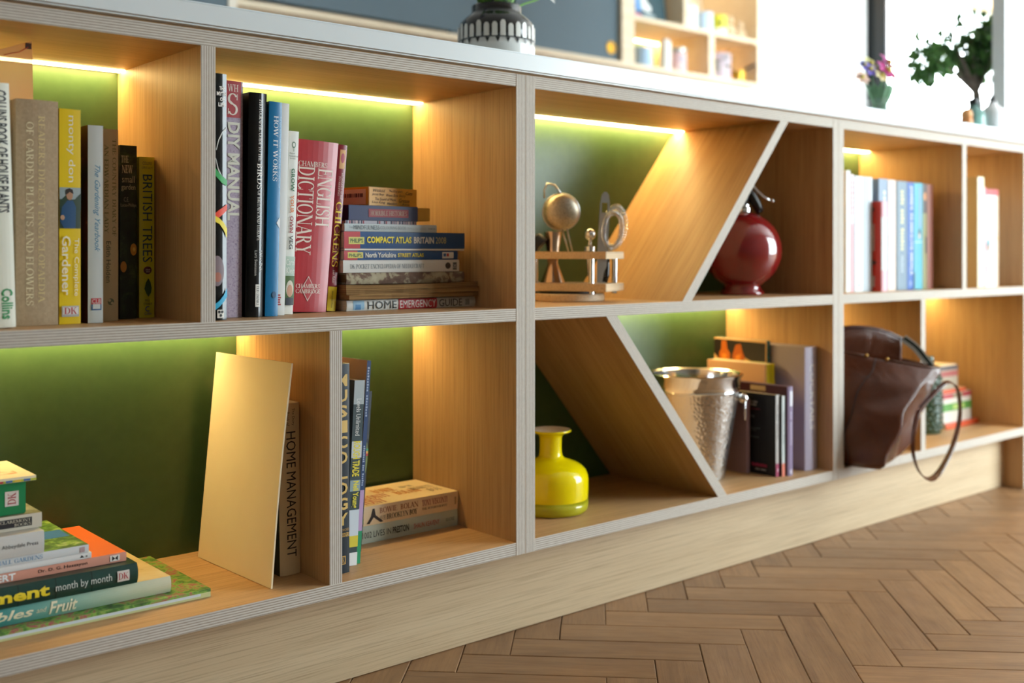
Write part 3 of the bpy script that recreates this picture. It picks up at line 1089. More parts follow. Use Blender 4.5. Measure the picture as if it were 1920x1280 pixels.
book('slim white vegetable growing book with a portrait photo', 0.0140, 0.2385, 0.18, (-0.3500, 0.077, Z1), lean=2.2, spine='#e4e7e2', hard=False,
     art_s=[('E', 0.075, 0.5, 0.018, 0.2, '#6f8a78'), ('E', 0.075, 0.5, 0.011, 0.12, '#e4e7e2'), ('R', 0.09, 0.112, 0.48, 0.53, '#6f8a78'), ('H', "Royal", 0.118, 0.128, 0.1, 0.6, '#53645c'), ('H', "Horticultural", 0.132, 0.142, 0.05, 0.95, '#53645c'), ('H', "Society", 0.146, 0.156, 0.1, 0.7, '#53645c'),
            ('V', "GROW", 0.205, 0.33, 0.3, 0.68, '#2c6b45', {'b': 0.02, 'n': 'title'}), ('V', "YOUR", 0.35, 0.45, 0.3, 0.68, '#d8834f', {'b': 0.02, 'n': 'title'}), ('V', "OWN", 0.465, 0.555, 0.3, 0.68, '#9c3b3f', {'b': 0.02, 'n': 'title'}), ('V', "VEG", 0.57, 0.645, 0.3, 0.68, '#3c3f40', {'b': 0.02, 'n': 'title'}),
            ('R', 0.685, 0.79, 0.02, 0.98, '#b9cfc2'), ('H', "Carol", 0.7, 0.733, 0.06, 0.94, '#f0f4f0', {'n': 'author'}), ('H', "Klein", 0.745, 0.778, 0.1, 0.96, '#f0f4f0', {'n': 'author'}),
            ('R', 0.79, 0.95, 0.02, 0.98, '#4f6b3c', 'printed_photo'), ('E', 0.86, 0.5, 0.045, 0.38, '#d9d4c4'), ('E', 0.872, 0.5, 0.034, 0.28, '#c99a80'), ('R', 0.91, 0.95, 0.1, 0.9, '#3a3f48')], group=gUR)
reds = mottled('worn_red_cover', [(0.25, '#a42f38'), (0.6, '#b53a42'), (0.8, '#c05055')], 18, rough=0.3)
book('thick worn red english dictionary with white serif title', 0.0535, 0.2300, 0.17, (-0.3270, 0.099, Z1), lean=2.3, yaw=0, spine=reds, hard=False, bulge=0.003, taper=0.2, rough=0.3,
     art_s=[('H', "CHAMBERS", 0.125, 0.155, 0.06, 0.74, '#e6d8cc', srf(n='publisher_name')), ('V', "ENGLISH", 0.16, 0.5, 0.52, 0.9, '#e6d8cc', srf(n='title')), ('V', "DICTIONARY", 0.155, 0.67, 0.06, 0.44, '#e6d8cc', srf(n='title')),
            ('P', [(0.42, 0.79), (0.6, 0.865), (0.42, 0.94), (0.24, 0.865)], '#d8b9b2'), ('P', [(0.42, 0.8), (0.575, 0.865), (0.42, 0.93), (0.265, 0.865)], '#b53a42'), ('H', "CHAMBERS", 0.838, 0.862, 0.1, 0.74, '#eadcd2', srf(n='publisher_logo')), ('H', "CAMBRIDGE", 0.868, 0.892, 0.1, 0.76, '#eadcd2', srf(n='publisher_logo'))], group=gUR)
book('dark red chicken keeping book with yellow lettering and yellow foot', 0.0135, 0.2290, 0.16, (-0.2685, 0.106, Z1), lean=5.0, spine='#841f2c', left='#8d2430', hard=False, rough=0.3, bulge=0.0008,
     art_s=[('R', 0.03, 0.145, 0.2, 0.85, '#d9a66a', 'printed_photo'), ('E', 0.08, 0.55, 0.03, 0.22, '#b0495e'), ('V', "BEGINNER'S GUIDE", 0.17, 0.33, 0.55, 0.74, '#d9c0b4', srf(n='subtitle')), ('V', "TO KEEPING", 0.19, 0.31, 0.25, 0.45, '#d9c0b4', srf(n='subtitle')), ('V', "CHICKENS", 0.345, 0.735, 0.16, 0.86, '#efd23a', srf(n='title')), ('V', "Lee Faber", 0.755, 0.835, 0.35, 0.6, '#d9c0b4', {'s': 0.3, 'n': 'author'}), ('R', 0.855, 1.0, 0.0, 1.0, '#e3cf27'), ('V', "Abbeydale Press", 0.88, 0.98, 0.38, 0.58, '#5c5215', {'n': 'publisher_name'})], group=gUR)

# horizontal pile beside the red books (lying: x runs back from loc.x, so loc is the right-hand end)
gST = 'books in the pile beside the red dictionary'


def pile(label, xl, xr, z0, z1, y, dp, yaw=0, **kw):
    a = math.radians(yaw)
    L = (xr-xl)/math.cos(a)
    kw.setdefault('group', gST)
    return book(label, z1-z0, L, dp, (xr, y, z0), yaw=yaw, lying=True, **kw)


pile('white home emergency guide lying lowest in the pile', -0.2440, -0.0192, 0.4840, 0.4985, 0.094, 0.155, spine='#d9dad6', right='#cfd0cc', hard=False, bulge=0.0015,
     art_s=[('R', 0.045, 0.125, 0.1, 0.95, '#8fb9d6', 'printed_photo'), ('R', 0.06, 0.1, 0.1, 0.6, '#4f86b8'), ('R', 0.38, 0.68, 0.0, 1.0, '#b51f2b'), ('V', "HOME", 0.15, 0.365, 0.12, 0.86, '#23282a', {'n': 'title'}), ('V', "EMERGENCY", 0.39, 0.67, 0.12, 0.86, '#efe6e2', {'n': 'title'}), ('V', "GUIDE", 0.695, 0.885, 0.12, 0.86, '#23282a', {'n': 'title'}), ('R', 0.91, 0.945, 0.2, 0.8, '#9a9c9a')])


def old_pages():
    t = thing('book', 'coverless old book with curling browned pages', 'book', (-0.2470, 0.082, 0.4998), group=gST)
    nx, rnd = 22, random.Random(3)
    L, dp = 0.2255, 0.15
    for lay, (z0, z1, col) in enumerate(((0.0, 0.0062, PGOLD), (0.0064, 0.0128, PGOLD), (0.0130, 0.0194, PGOLD))):
        b = MB()
        V, Fc = [], []
        for i in range(nx+1):
            u = i/nx
            x = L*u
            dip = 0.0008*math.sin(u*7+lay)+(0.0024*(u-0.72)**2*12 if u > 0.72 else 0)*(lay*0.4)
            front = 0.004*math.sin(u*3.0+lay*1.3)+rnd.uniform(-0.0008, 0.0008)+lay*0.003
            za = z0+max(0, dip*0.5) if lay else 0.0
            for (y, z) in ((front, za), (dp, z0), (dp, z1), (front, z1+max(0, dip))):
                V.append((x, y, z))
        for i in range(nx):
            for k in range(4):
                j = (k+1) % 4
                Fc.append((4*i+k, 4*i+j, 4*i+4+j, 4*i+4+k))
        Fc.append((3, 2, 1, 0)); Fc.append(tuple(4*nx+k for k in range(4)))
        b.add(V, Fc)
        k = NT('browned_leaves_%d' % lay)
        v = k.coords('Object', (7, 30, 1500))
        n = k.noise(v, 1.0, 3)
        m = k.out(k.ramp(n, [(0.3, '#4c3520'), (0.5, '#8a6a45'), (0.7, '#b0905f')]), 0.85, 0.1)
        b.build('page_bundle', m, t)
    return t


old_pages()
marb = mottled('marbled_brown_board', [(0.3, '#5d463a'), (0.47, '#6f5646'), (0.53, '#a49a80'), (0.7, '#b5ab90')], 55, rough=0.8)
pile('marbled brown antique book with peeling edges', -0.2420, -0.0370, 0.5205, 0.5362, 0.098, 0.14, spine=marb, pages=PGOLD, hard=True, bulge=0.0015)
pile('white pocket needlecraft encyclopedia with grey lettering', -0.2475, -0.0470, 0.5366, 0.5538, 0.097, 0.14, spine='#cfcec9', right='#c8c7c0', hard=False,
     art_s=[('V', "DK POCKET ENCYCLOPEDIA OF NEEDLECRAFT", 0.055, 0.68, 0.32, 0.68, '#5d6a70', srf(n='title')), ('E', 0.895, 0.5, 0.024, 0.28, '#2b2326'), ('R', 0.94, 0.975, 0.15, 0.78, '#4c4f50'), ('H', "DK", 0.945, 0.97, 0.3, 0.65, '#d8d8d4')])
pile('blue street atlas with yellow lettering and red end', -0.2450, -0.0480, 0.5541, 0.5672, 0.099, 0.145, spine='#1d4a80', right='#20508a', hard=False,
     art_s=[('R', 0.0, 0.11, 0.0, 1.0, '#b8393f'), ('R', 0.03, 0.155, 0.2, 0.82, '#d5c75a'), ('V', "PHILIP'S", 0.04, 0.145, 0.32, 0.7, '#1e5a3a', {'b': 0.02, 'n': 'publisher_name'}), ('V', "North Yorkshire", 0.175, 0.435, 0.25, 0.78, '#e6e4da', {'b': 0.02, 'n': 'title'}), ('V', "STREET ATLAS", 0.45, 0.68, 0.3, 0.72, '#e3cf2c', {'b': 0.03, 'n': 'title'}), ('R', 0.85, 0.955, 0.14, 0.84, '#dcdad6'), ('R', 0.86, 0.885, 0.35, 0.7, '#27548e'), ('R', 0.89, 0.91, 0.35, 0.7, '#b8393f')])
pile('thin white pamphlet lying between the two blue atlases', -0.2450, -0.0375, 0.5675, 0.5698, 0.097, 0.15, spine='#d8d5cc', right='#d8d5cc', hard=False, bulge=0.0, name='pamphlet', cat='pamphlet')
pile('thick blue compact road atlas with red end', -0.2450, -0.0350, 0.5701, 0.5935, 0.099, 0.15, spine='#17497f', right='#1c528c', hard=False, rough=0.3,
     art_s=[('R', 0.0, 0.125, 0.0, 1.0, '#b5272f'), ('R', 0.035, 0.155, 0.26, 0.68, '#cfc965'), ('V', "PHILIP'S", 0.045, 0.145, 0.34, 0.6, '#1e5a3a', {'b': 0.02, 'n': 'publisher_name'}), ('V', "COMPACT ATLAS", 0.175, 0.535, 0.32, 0.72, '#efdc26', {'b': 0.03, 'n': 'title'}), ('V', "BRITAIN", 0.555, 0.725, 0.32, 0.72, '#d8d8d4', {'b': 0.03, 'n': 'title'}), ('V', "2008", 0.74, 0.83, 0.32, 0.72, '#b8b07a', {'n': 'title'})])
pile('pale grey slim colouring book in the pile', -0.2440, -0.0870, 0.5938, 0.6045, 0.099, 0.14, spine='#b9c4c8', right='#b9c4c8', hard=False,
     art_s=[('V', "The", 0.04, 0.08, 0.4, 0.7, '#8a979c', {'n': 'title'}), ('V', "MINDFULNESS", 0.09, 0.36, 0.25, 0.82, '#64737a', {'n': 'title'}), ('V', "COLOURING BOOK", 0.37, 0.65, 0.3, 0.75, '#8a979c', {'n': 'title'}), ('V', "Emma Farrarons", 0.67, 0.87, 0.35, 0.65, '#a3aeb1', {'n': 'author'}), ('V', "boxtree", 0.9, 0.98, 0.4, 0.62, '#4a565b', {'n': 'publisher_name'})])
pen = MB().lathe([(0.0022, 0), (0.0046, 0.001), (0.0046, 0.008), (0.0052, 0.009), (0.0052, 0.15), (0.004, 0.152)], 14)
po = pen.build('pen', M('#15161a', 0.3), smooth=True, auto=0.6, loc=(-0.0735, 0.1075, 0.5990))
po.rotation_euler = (0, -PI/2, math.radians(-93))
po.location = (-0.0805, 0.120, 0.5990)
tag(po, 'black pen lying against the colouring book in the pile', 'pen')
stripe = NT('striped_notebook_edge')
_v = stripe.coords('Object', (0, 0, 260))
_w = stripe.noise(_v, 1.0, 0)
STRIPE = stripe.out(stripe.ramp(_w, [(0.35, '#3a3f55'), (0.45, '#b8b5c0'), (0.55, '#9a4a55'), (0.65, '#c9c4c4')], 'CONSTANT'), 0.6)
pile('thin striped notebook under the dark blue boxed set', -0.2380, -0.1180, 0.6048, 0.6092, 0.106, 0.13, spine=STRIPE, right='#3b4364', left='#2a2f45', hard=False, bulge=0.0, name='notebook', cat='notebook')

bx = thing('card_box', 'dark blue history card box with mustard sleeve end', 'box', (-0.2320, 0.108, 0.6095), group=gST)
MB().box(0, 0.118, 0, 0.10, 0, 0.0212).build('sleeve', M('#22305e', 0.35), bx, bevel=0.0006)
MB().box(0.1183, 0.1405, 0.0008, 0.0992, 0.0008, 0.0200).build('tray', M('#c08f28', 0.5), bx, bevel=0.0006)
MB().box(0.033, 0.101, -0.0004, -0.0001, 0.005, 0.0165).build('red_banner', M('#9c3440', 0.5), bx)
_V, _F = text2d("HORRIBLE HISTORIES", 'serif')
MB().add([(0.036+0.062*u, -0.0007, 0.0072+0.007*v) for u, v in _V], _F).build('title', M('#d9c2b0', 0.5), bx)

bx = thing('card_box', 'mustard yellow box covered in handwritten musical titles', 'box', (-0.1960, 0.112, 0.6310), group=gST)
bx.rotation_euler = (0, 0, math.radians(11))
MB().box(0, 0.0985, 0, 0.085, 0, 0.0265).build('box_body', M('#d39a2e', 0.45), bx, bevel=0.0007)
MB().box(-0.0004, -0.0001, 0.006, 0.081, 0.002, 0.0235).build('barcode_label', M('#eed3b4', 0.5), bx)
bar = MB()
for i in range(16):
    bar.box(-0.0007, -0.00045, 0.012+i*0.0038, 0.012+i*0.0038+random.choice((0.0012, 0.002, 0.0026)), 0.012, 0.0175)
bar.build('barcode', M('#40332c', 0.6), bx)
for s, x0, x1, z0, z1 in (("Wicked", .008, .032, .0195, .024), ("The King and I", .040, .068, .0195, .0235), ("Cats", .074, .088, .0175, .0225), ("Jersey Boys", .006, .030, .014, .018), ("West Side Story", .034, .074, .0128, .0178), ("The Sound of Music", .012, .054, .0078, .0118), ("Grease", .060, .082, .0060, .0120), ("Lion King", .006, .032, .0022, .0070), ("Hamilton", .036, .056, .0022, .0058), ("Annie", .066, .082, .0018, .0050)):
    _V, _F = text2d(s, 'sans', 0.0, 0.25)
    MB().add([(x0+(x1-x0)*u, -0.0004, z0+(z1-z0)*v) for u, v in _V], _F).build('handwriting', M('#3d2c14', 0.6), bx)

# ---- lower left bay -------------------------------------------------
gLL = 'gardening books piled in the lower bay'
gardenart = mottled('garden_cover_print', [(0.25, '#2c3d22'), (0.42, '#4f7f35'), (0.5, '#7fae4b'), (0.58, '#a8505e'), (0.64, '#8fae55'), (0.75, '#3a5a2a')], 55, detail=3)
leafart = mottled('leafy_cover_print', [(0.3, '#26371d'), (0.5, '#4c7a34'), (0.62, '#89b04e'), (0.74, '#c9c8b0')], 60, detail=3)
pile('large floral garden book lying lowest with pale pages', -0.7790, -0.4600, 0.1473, 0.1572, 0.055, 0.185, yaw=0, spine='#c9d09a', right=gardenart, left='#cfd4a2', hard=True, bulge=0.0, pages=PGW, group=gLL, art_s=[('R', 0.0, 1.0, 0.62, 1.0, gardenart), ('R', 0.0, 0.96, 0.28, 0.60, '#cddbe4')])
vf = NT('teal_to_cream_spine')
_v = vf.coords('Object', (1, 1, 1))
_sp = vf.n('ShaderNodeSeparateXYZ')
vf.l(_v, _sp.inputs[0])
VF = vf.out(vf.ramp(_sp.outputs['Z'], [(0.0, '#cfd0b4'), (0.05, '#bcc8ae'), (0.12, '#7fae9f'), (0.2, '#2f8c8a')]), 0.4)
pile('teal vegetables and fruit book with cream script lettering', -0.7790, -0.5035, 0.1578, 0.1768, 0.072, 0.18, spine=VF, right=mottled('cream_print', [(0.4, '#d9c79a'), (0.62, '#cdb680'), (0.72, '#6a5630')], 18), hard=False, bulge=0.003, group=gLL,
     art_s=[('V', "Vegetables", 0.05, 0.428, 0.16, 0.84, '#e6dfc0', {'s': 0.3, 'b': 0.02, 'n': 'title'}), ('V', "and", 0.438, 0.478, 0.42, 0.7, '#e6dfc0', {'s': 0.3, 'n': 'title'}), ('V', "Fruit", 0.486, 0.60, 0.18, 0.9, '#e6dfc0', {'s': 0.3, 'b': 0.02, 'n': 'title'})])
agreen = mottled('dark_green_photo_spine', [(0.3, '#15332f'), (0.6, '#1d443c'), (0.75, '#2c574a')], 14, rough=0.3)
pile('dark green allotment book with yellow and white lettering', -0.7790, -0.5450, 0.1774, 0.2008, 0.070, 0.17, spine=agreen, right='#2d4436', hard=True, bulge=0.004, rough=0.3, group=gLL,
     art_s=[('R', 0.43, 0.434, 0.0, 1.0, '#0c1f1c'), ('R', 0.60, 0.604, 0.0, 1.0, '#0c1f1c'), ('R', 0.77, 0.774, 0.0, 1.0, '#0c1f1c'), ('V', "Allotment", 0.06, 0.573, 0.26, 0.84, '#e6d22e', {'b': 0.035, 'n': 'title'}), ('V', "month by month", 0.6, 0.868, 0.28, 0.74, '#cfd8d4', {'n': 'title'}), ('R', 0.895, 0.955, 0.25, 0.78, '#cfcac6'), ('V', "DK", 0.9, 0.95, 0.36, 0.68, '#a8303a', srf(n='publisher_logo'))])
pile('salmon spined expert guide with orange printed cover', -0.7790, -0.5520, 0.2012, 0.2118, 0.085, 0.16, spine='#d99a86', right='#e2743c', hard=False, group=gLL,
     art_s=[('V', "EXPERT", 0.28, 0.455, 0.12, 0.85, '#f4f6f8', {'b': 0.03, 'n': 'title'}), ('V', "Dr. D. G. Hessayon", 0.56, 0.8, 0.3, 0.74, '#33221f', {'b': 0.01, 'n': 'author'}), ('R', 0.915, 0.965, 0.2, 0.85, '#e9e4de'), ('P', [(0.25, 0.925), (0.8, 0.925), (0.5, 0.94), (0.8, 0.955), (0.25, 0.955), (0.5, 0.94)], '#2b2b2b')],
     art_r=[('R', 0.0, 0.8, 0.0, 0.45, gardenart), ('V', "~3747", 0.1, 0.9, 0.68, 0.74, '#5c2c1a', {'n': 'cover_lettering'}), ('V', "~427", 0.3, 0.9, 0.58, 0.64, '#5c2c1a', {'n': 'cover_lettering'})])
pile('thin white booklet above the salmon expert guide', -0.7790, -0.5930, 0.2122, 0.2190, 0.084, 0.15, spine='#e3e5e6', right='#d8dcdc', hard=False, group=gLL,
     art_s=[('P', [(0.3, 0.93), (0.75, 0.94), (0.3, 0.955)], '#33383c'), ('R', 0.965, 0.975, 0.3, 0.6, '#8a8f92')])
pile('white small gardens book with leafy green cover', -0.7790, -0.5965, 0.2194, 0.2285, 0.083, 0.15, spine='#d6dde2', right=leafart, hard=False, group=gLL,
     art_s=[('V', "SMALL GARDENS", 0.43, 0.72, 0.25, 0.75, '#6f9fc6', srf(n='title')), ('R', 0.945, 0.975, 0.15, 0.8, '#b7a0a4')],
     art_r=[('R', 0.35, 0.98, 0.35, 0.6, '#3a78b0')])
pile('white book with small black serif publisher name', -0.7790, -0.6470, 0.2289, 0.2535, 0.080, 0.14, spine='#cfd2d2', right='#c9cbc6', hard=False, bulge=0.002, group=gLL,
     art_s=[('V', "Abbeydale Press", 0.66, 0.95, 0.38, 0.6, '#3c4043', {'n': 'publisher_name'})])
pile('beige book with black publisher panel near its end', -0.7790, -0.6440, 0.2540, 0.2705, 0.097, 0.13, spine='#d0ccbe', right=mottled('olive_print', [(0.35, '#6b6b46'), (0.6, '#b8b79c')], 30), hard=False, group=gLL,
     art_s=[('R', 0.66, 0.92, 0.22, 0.8, '#23242a'), ('V', "CLAREMONT", 0.67, 0.91, 0.54, 0.74, '#c9c4b2', srf(n='publisher_name')), ('V', "BOOKS", 0.78, 0.91, 0.28, 0.48, '#c9c4b2', srf(n='publisher_name'))])
bx = thing('card_box', 'emerald green card box with small picture panels', 'box', (-0.7790, 0.102, 0.2709), group=gLL)
MB().box(0, 0.1195, 0, 0.10, 0, 0.037).build('box_body', M('#17824f', 0.4), bx, bevel=0.0012)
MB().box(0.02, 0.085, -0.0004, -0.0001, 0.0205, 0.033).build('picture_panel', leafart, bx)
MB().box(0.02, 0.085, -0.0004, -0.0001, 0.0055, 0.0180).build('picture_panel', mottled('red_print', [(0.4, '#5c1420'), (0.6, '#a2303a')], 60), bx)
MB().box(0.097, 0.1115, -0.0004, -0.0001, 0.010, 0.0265).build('logo_panel', M('#d9d2cf', 0.5), bx)
_V, _F = text2d("DK", 'serif')
MB().add([(0.1 + 0.0085*(1-v) if False else 0.1+0.0085*(1-v), -0.0007, 0.0118+0.013*u) for u, v in _V], [f[::-1] for f in _F]).build('logo', M('#a8303a', 0.5), bx)
lid = MB()
V, Fc = [], []
for i in range(9):
    u = i/8
    for (y, z) in ((-0.004, 0), (0.108, 0.0), (0.108, 0.0055), (-0.004, 0.0055)):
        V.append((0.128*u, y, z+0.004*math.sin(u*PI*0.9)*(1 if u < 1 else 0)*0.0+(-0.0 if u < .9 else 0)))
for i in range(8):
    for k in range(4):
        j = (k+1) % 4
        Fc.append((4*i+k, 4*i+j, 4*i+4+j, 4*i+4+k))
Fc += [(3, 2, 1, 0), (32, 33, 34, 35)]
lid.add(V, Fc)
lo = thing('recipe_booklet', 'cream booklet with lime edge and coloured tabs topping the green box', 'booklet', (-0.7790, 0.098, 0.3083), group=gLL)
lid.build('cover', M('#e9e2c2', 0.5), lo)
MB().box(0, 0.128, -0.0046, -0.0042, 0.0004, 0.0026).build('lime_edge', M('#b9c63a', 0.5), lo)
for i, c in enumerate(('#b8303a', '#3a6fb0', '#e8c93a', '#3a6fb0')):
    MB().box(0.086+i*0.0095, 0.093+i*0.0095, -0.0050, -0.0047, 0.0006, 0.0028).build('coloured_tab', M(c, 0.5), lo)
MB().box(0.02, 0.115, 0.02, 0.085, 0.0056, 0.0059).build('cover_print', mottled('orange_print', [(0.45, '#ece3c4'), (0.58, '#e0924a'), (0.7, '#b9b63a')], 26), lo)

# gold card leaning on the beige book
g = MB()
P00, P10 = Vector((-0.3960, 0.227, ZB1+0.0005)), Vector((-0.3885, 0.0330, ZB1+0.0005))
P01, P11 = Vector((-0.3705, 0.224, 0.4265)), Vector((-0.3615, 0.0300, 0.4255))
nrm = (P10-P00).cross(P01-P00).normalized()
th = nrm*0.0022
nu, nv = 10, 10
V, Fc = [], []
for side in (0, 1):
    for j in range(nv+1):
        for i in range(nu+1):
            u, v = i/nu, j/nv
            p = (P00*(1-u)+P10*u)*(1-v)+(P01*(1-u)+P11*u)*v
            p = p + nrm*(0.004*math.sin(PI*v)*u*0.6)
            V.append(tuple(p+th*side))
N = (nu+1)*(nv+1)
for j in range(nv):
    for i in range(nu):
        a = j*(nu+1)+i
        Fc.append((a, a+1, a+nu+2, a+nu+1))
        Fc.append((N+a, N+a+nu+1, N+a+nu+2, N+a+1))
for i in range(nu):
    Fc.append((i+1, i, N+i, N+i+1))
    a = nv*(nu+1)+i
    Fc.append((a, a+1, N+a+1, N+a))
for j in range(nv):
    a = j*(nu+1)
    Fc.append((a, a+nu+1, N+a+nu+1, N+a))
    a = j*(nu+1)+nu
    Fc.append((a+nu+1, a, N+a, N+a+nu+1))
g.add(V, Fc)
gk = NT('brushed_gold_card')
_n = gk.noise(gk.coords('Object', (1, 1, 1)), 9, 3)
gm = gk.out(gk.ramp(_n, [(0.3, '#f4e3bf'), (0.7, '#f9ebc8')]), 0.5, 0.5)
gk.b.inputs['Metallic'].default_value = 0.0
go = g.build('gold_card', gm, smooth=True, auto=0.5)
tag(go, 'blank gold card sheet leaning against the beige household book', 'card')
book('thick beige home management book with black capitals', 0.0300, 0.2220, 0.165, (-0.3570, 0.0725, Z2), lean=-0.6, yaw=0, spine='#d6c29c', left=mottled('dark_green_jacket', [(0.4, '#2f3b2c'), (0.6, '#56614a'), (0.75, '#a59f88')], 30), hard=False, bulge=0.0035, rough=0.7,
     art_s=[('V', "The Dairy", 0.03, 0.13, 0.56, 0.72, '#4d4230', {'n': 'title'}), ('V', "Book of", 0.05, 0.13, 0.3, 0.46, '#4d4230', {'n': 'title'}), ('V', "HOME", 0.165, 0.375, 0.3, 0.76, '#1d1a17', {'n': 'title'}), ('V', "MANAGEMENT", 0.4, 0.895, 0.3, 0.76, '#1d1a17', {'n': 'title'})], group='books in the lower bays')

# ---- lower right bay of unit A --------------------------------------
gLR = 'music books in the lower bay'
GOLDL = '#c9a95c'
book('navy music encyclopaedia with gold marquee lettering', 0.0305, 0.2725, 0.20, (-0.3078, 0.0330, Z2), spine='#12202b', hard=True, bulge=0.0012, rough=0.35,
     art_s=[('H', c, 0.05+i*0.0735, 0.05+i*0.0735+0.058, 0.36, 0.88, GOLDL, {'b': 0.03, 'n': 'title'}) for i, c in enumerate("MUSICOLOGY")] +
     [('H', "FOREWORD", 0.785, 0.797, 0.35, 0.94, '#b98f3f'), ('H', "NILE RODGERS", 0.805, 0.825, 0.3, 0.96, '#c9a04a', {'b': 0.02}), ('R', 0.915, 0.955, 0.4, 0.76, '#c09a4a'), ('R', 0.919, 0.951, 0.44, 0.72, '#12202b'), ('H', "DK", 0.922, 0.948, 0.46, 0.7, '#c09a4a', SR)], group=gLR)
book('thin grey record shop magazine with yellow lettering', 0.0160, 0.2460, 0.19, (-0.2690, 0.0550, Z2), lean=3.2, spine='#3c4c50', left='#8f989c', hard=False, bulge=0.0,
     art_s=[('R', 0.0, 0.13, 0.0, 1.0, '#a9b4b8'), ('V', "Levels Unlimited", 0.1, 0.3, 0.3, 0.75, '#dfe3e2', {'n': 'title'}), ('R', 0.33, 0.42, 0.0, 1.0, '#c9d0d4'), ('V', "ROUGH TRADE", 0.33, 0.52, 0.15, 0.85, '#e3d63a', {'b': 0.03, 'n': 'title'}), ('R', 0.54, 0.6, 0, 1, '#8ea3a8'), ('V', "Neil Young", 0.545, 0.69, 0.15, 0.85, '#e3d63a', {'b': 0.03, 'n': 'title'}), ('R', 0.70, 0.84, 0.0, 1.0, '#cfdbe6'), ('R', 0.84, 0.9, 0.0, 1.0, '#d9c93a'), ('R', 0.93, 1.0, 0.0, 1.0, '#e3e8ea')], group=gLR)
book('thin book with pink inside cover and blue then green edge', 0.0062, 0.2715, 0.21, (-0.2515, 0.0580, Z2), lean=3.8, spine='#2b4470', left='#c9a896', hard=False, bulge=0.0,
     art_s=[('V', "~98", 0.03, 0.28, 0.25, 0.7, '#9fb0cc', {'n': 'title'}), ('V', "~836", 0.42, 0.62, 0.25, 0.7, '#9fb0cc', {'n': 'title'}), ('R', 0.64, 0.84, 0.0, 1.0, '#b99ac6'), ('R', 0.84, 1.0, 0.0, 1.0, '#159060')], group=gLR)
book('dark music paperback leaning back with striped green band', 0.0115, 0.2230, 0.12, (-0.2240, 0.1060, Z2), lean=4.6, spine='#14171a', hard=False,
     art_s=[('R', 0.0, 0.3, 0.0, 1.0, '#202a35'), ('E', 0.42, 0.5, 0.11, 0.5, '#6d7a2c'), ('R', 0.36, 0.375, 0.0, 1.0, '#3f9a6c'), ('R', 0.375, 0.39, 0.0, 1.0, '#d9a23a'), ('R', 0.39, 0.405, 0.0, 1.0, '#b8352c'), ('R', 0.8, 0.83, 0.0, 1.0, '#3d5a2c')], group=gLR)
pile('sage green preston book under the cream autobiography', -0.1950, -0.0200, 0.1473, 0.1722, 0.136, 0.115, spine='#b9c7ba', right='#b0bdb0', hard=False, bulge=0.0008, group=gLR,
     art_s=[('V', "1002 LIVES IN", 0.02, 0.3, 0.3, 0.66, '#2a2f2c', {'n': 'title'}), ('V', "PRESTON", 0.315, 0.48, 0.28, 0.68, '#1c211f', {'b': 0.03, 'n': 'title'}), ('V', "SHAUN KEAVENY", 0.53, 0.8, 0.32, 0.62, '#b2483e', {'b': 0.01, 'n': 'author'}), ('V', "BOXTREE", 0.87, 0.96, 0.38, 0.58, '#4d564f', {'n': 'publisher_name'})])
pile('cream music autobiography with red and orange lettering lying on top', -0.1905, -0.0200, 0.1726, 0.2000, 0.135, 0.116, spine='#f3dcb4', right='#fae6bd', hard=False, bulge=0.001, group=gLR,
     art_s=[('P', [(0.1, 0.03), (0.45, 0.07), (0.85, 0.09), (0.85, 0.11), (0.5, 0.12), (0.1, 0.2), (0.08, 0.17), (0.4, 0.1), (0.08, 0.06)], '#2c201c'), ('V', "BOWIE, BOLAN", 0.16, 0.56, 0.56, 0.84, '#a3552e', srf(n='title')), ('V', "AND THE", 0.16, 0.22, 0.18, 0.42, '#3d2f24', srf(n='title')), ('V', "BROOKLYN BOY", 0.23, 0.55, 0.18, 0.46, '#33261e', srf(n='title')), ('V', "TONY VISCONTI", 0.6, 0.875, 0.52, 0.84, '#a3293a', srf(n='author')), ('V', "THE AUTOBIOGRAPHY", 0.6, 0.875, 0.3, 0.42, '#6b5340', srf(n='subtitle')), ('R', 0.955, 0.975, 0.3, 0.72, '#b59c78')],
     art_r=[('V', "TONY", 0.05, 0.3, 0.08, 0.3, '#c0392b', srf(n='cover_lettering')), ('V', "VISCONTI", 0.06, 0.42, 0.32, 0.52, '#cf4a2e', srf(n='cover_lettering')), ('V', "BOWIE", 0.38, 0.6, 0.56, 0.78, '#d98a2e', srf(n='cover_lettering')), ('V', "BOLAN", 0.5, 0.75, 0.3, 0.5, '#e08a30', srf(n='cover_lettering')), ('V', "AND THE", 0.66, 0.8, 0.62, 0.72, '#4d3a24', srf(n='cover_lettering')), ('V', "BROOKLYN", 0.7, 0.93, 0.4, 0.56, '#4d3a24', srf(n='cover_lettering')), ('V', "BOY", 0.8, 0.93, 0.18, 0.34, '#4d3a24', srf(n='cover_lettering'))])

# ------------------------------------------------------------------ metals and glass
CHROME = M('#e6e8ea', 0.1, 1.0)
STEEL = M('#c4c4c2', 0.3, 1.0)
COPPER = M('#c4aa92', 0.18, 1.0)
BLACKR = M('#121314', 0.5)


def hammered():
    k = NT('hammered_steel')
    v = k.coords('Object', (1, 1, 1))
    vo = k.n('ShaderNodeTexVoronoi')
    vo.inputs['Scale'].default_value = 190
    k.l(v, vo.inputs['Vector'])
    k.bump(vo.outputs['Distance'], 0.55, 0.0018)
    k.b.inputs['Base Color'].default_value = lin('#cfccc8')
    k.b.inputs['Metallic'].default_value = 1.0
    k.b.inputs['Roughness'].default_value = 0.22
    return k.m


HAMMER = hammered()

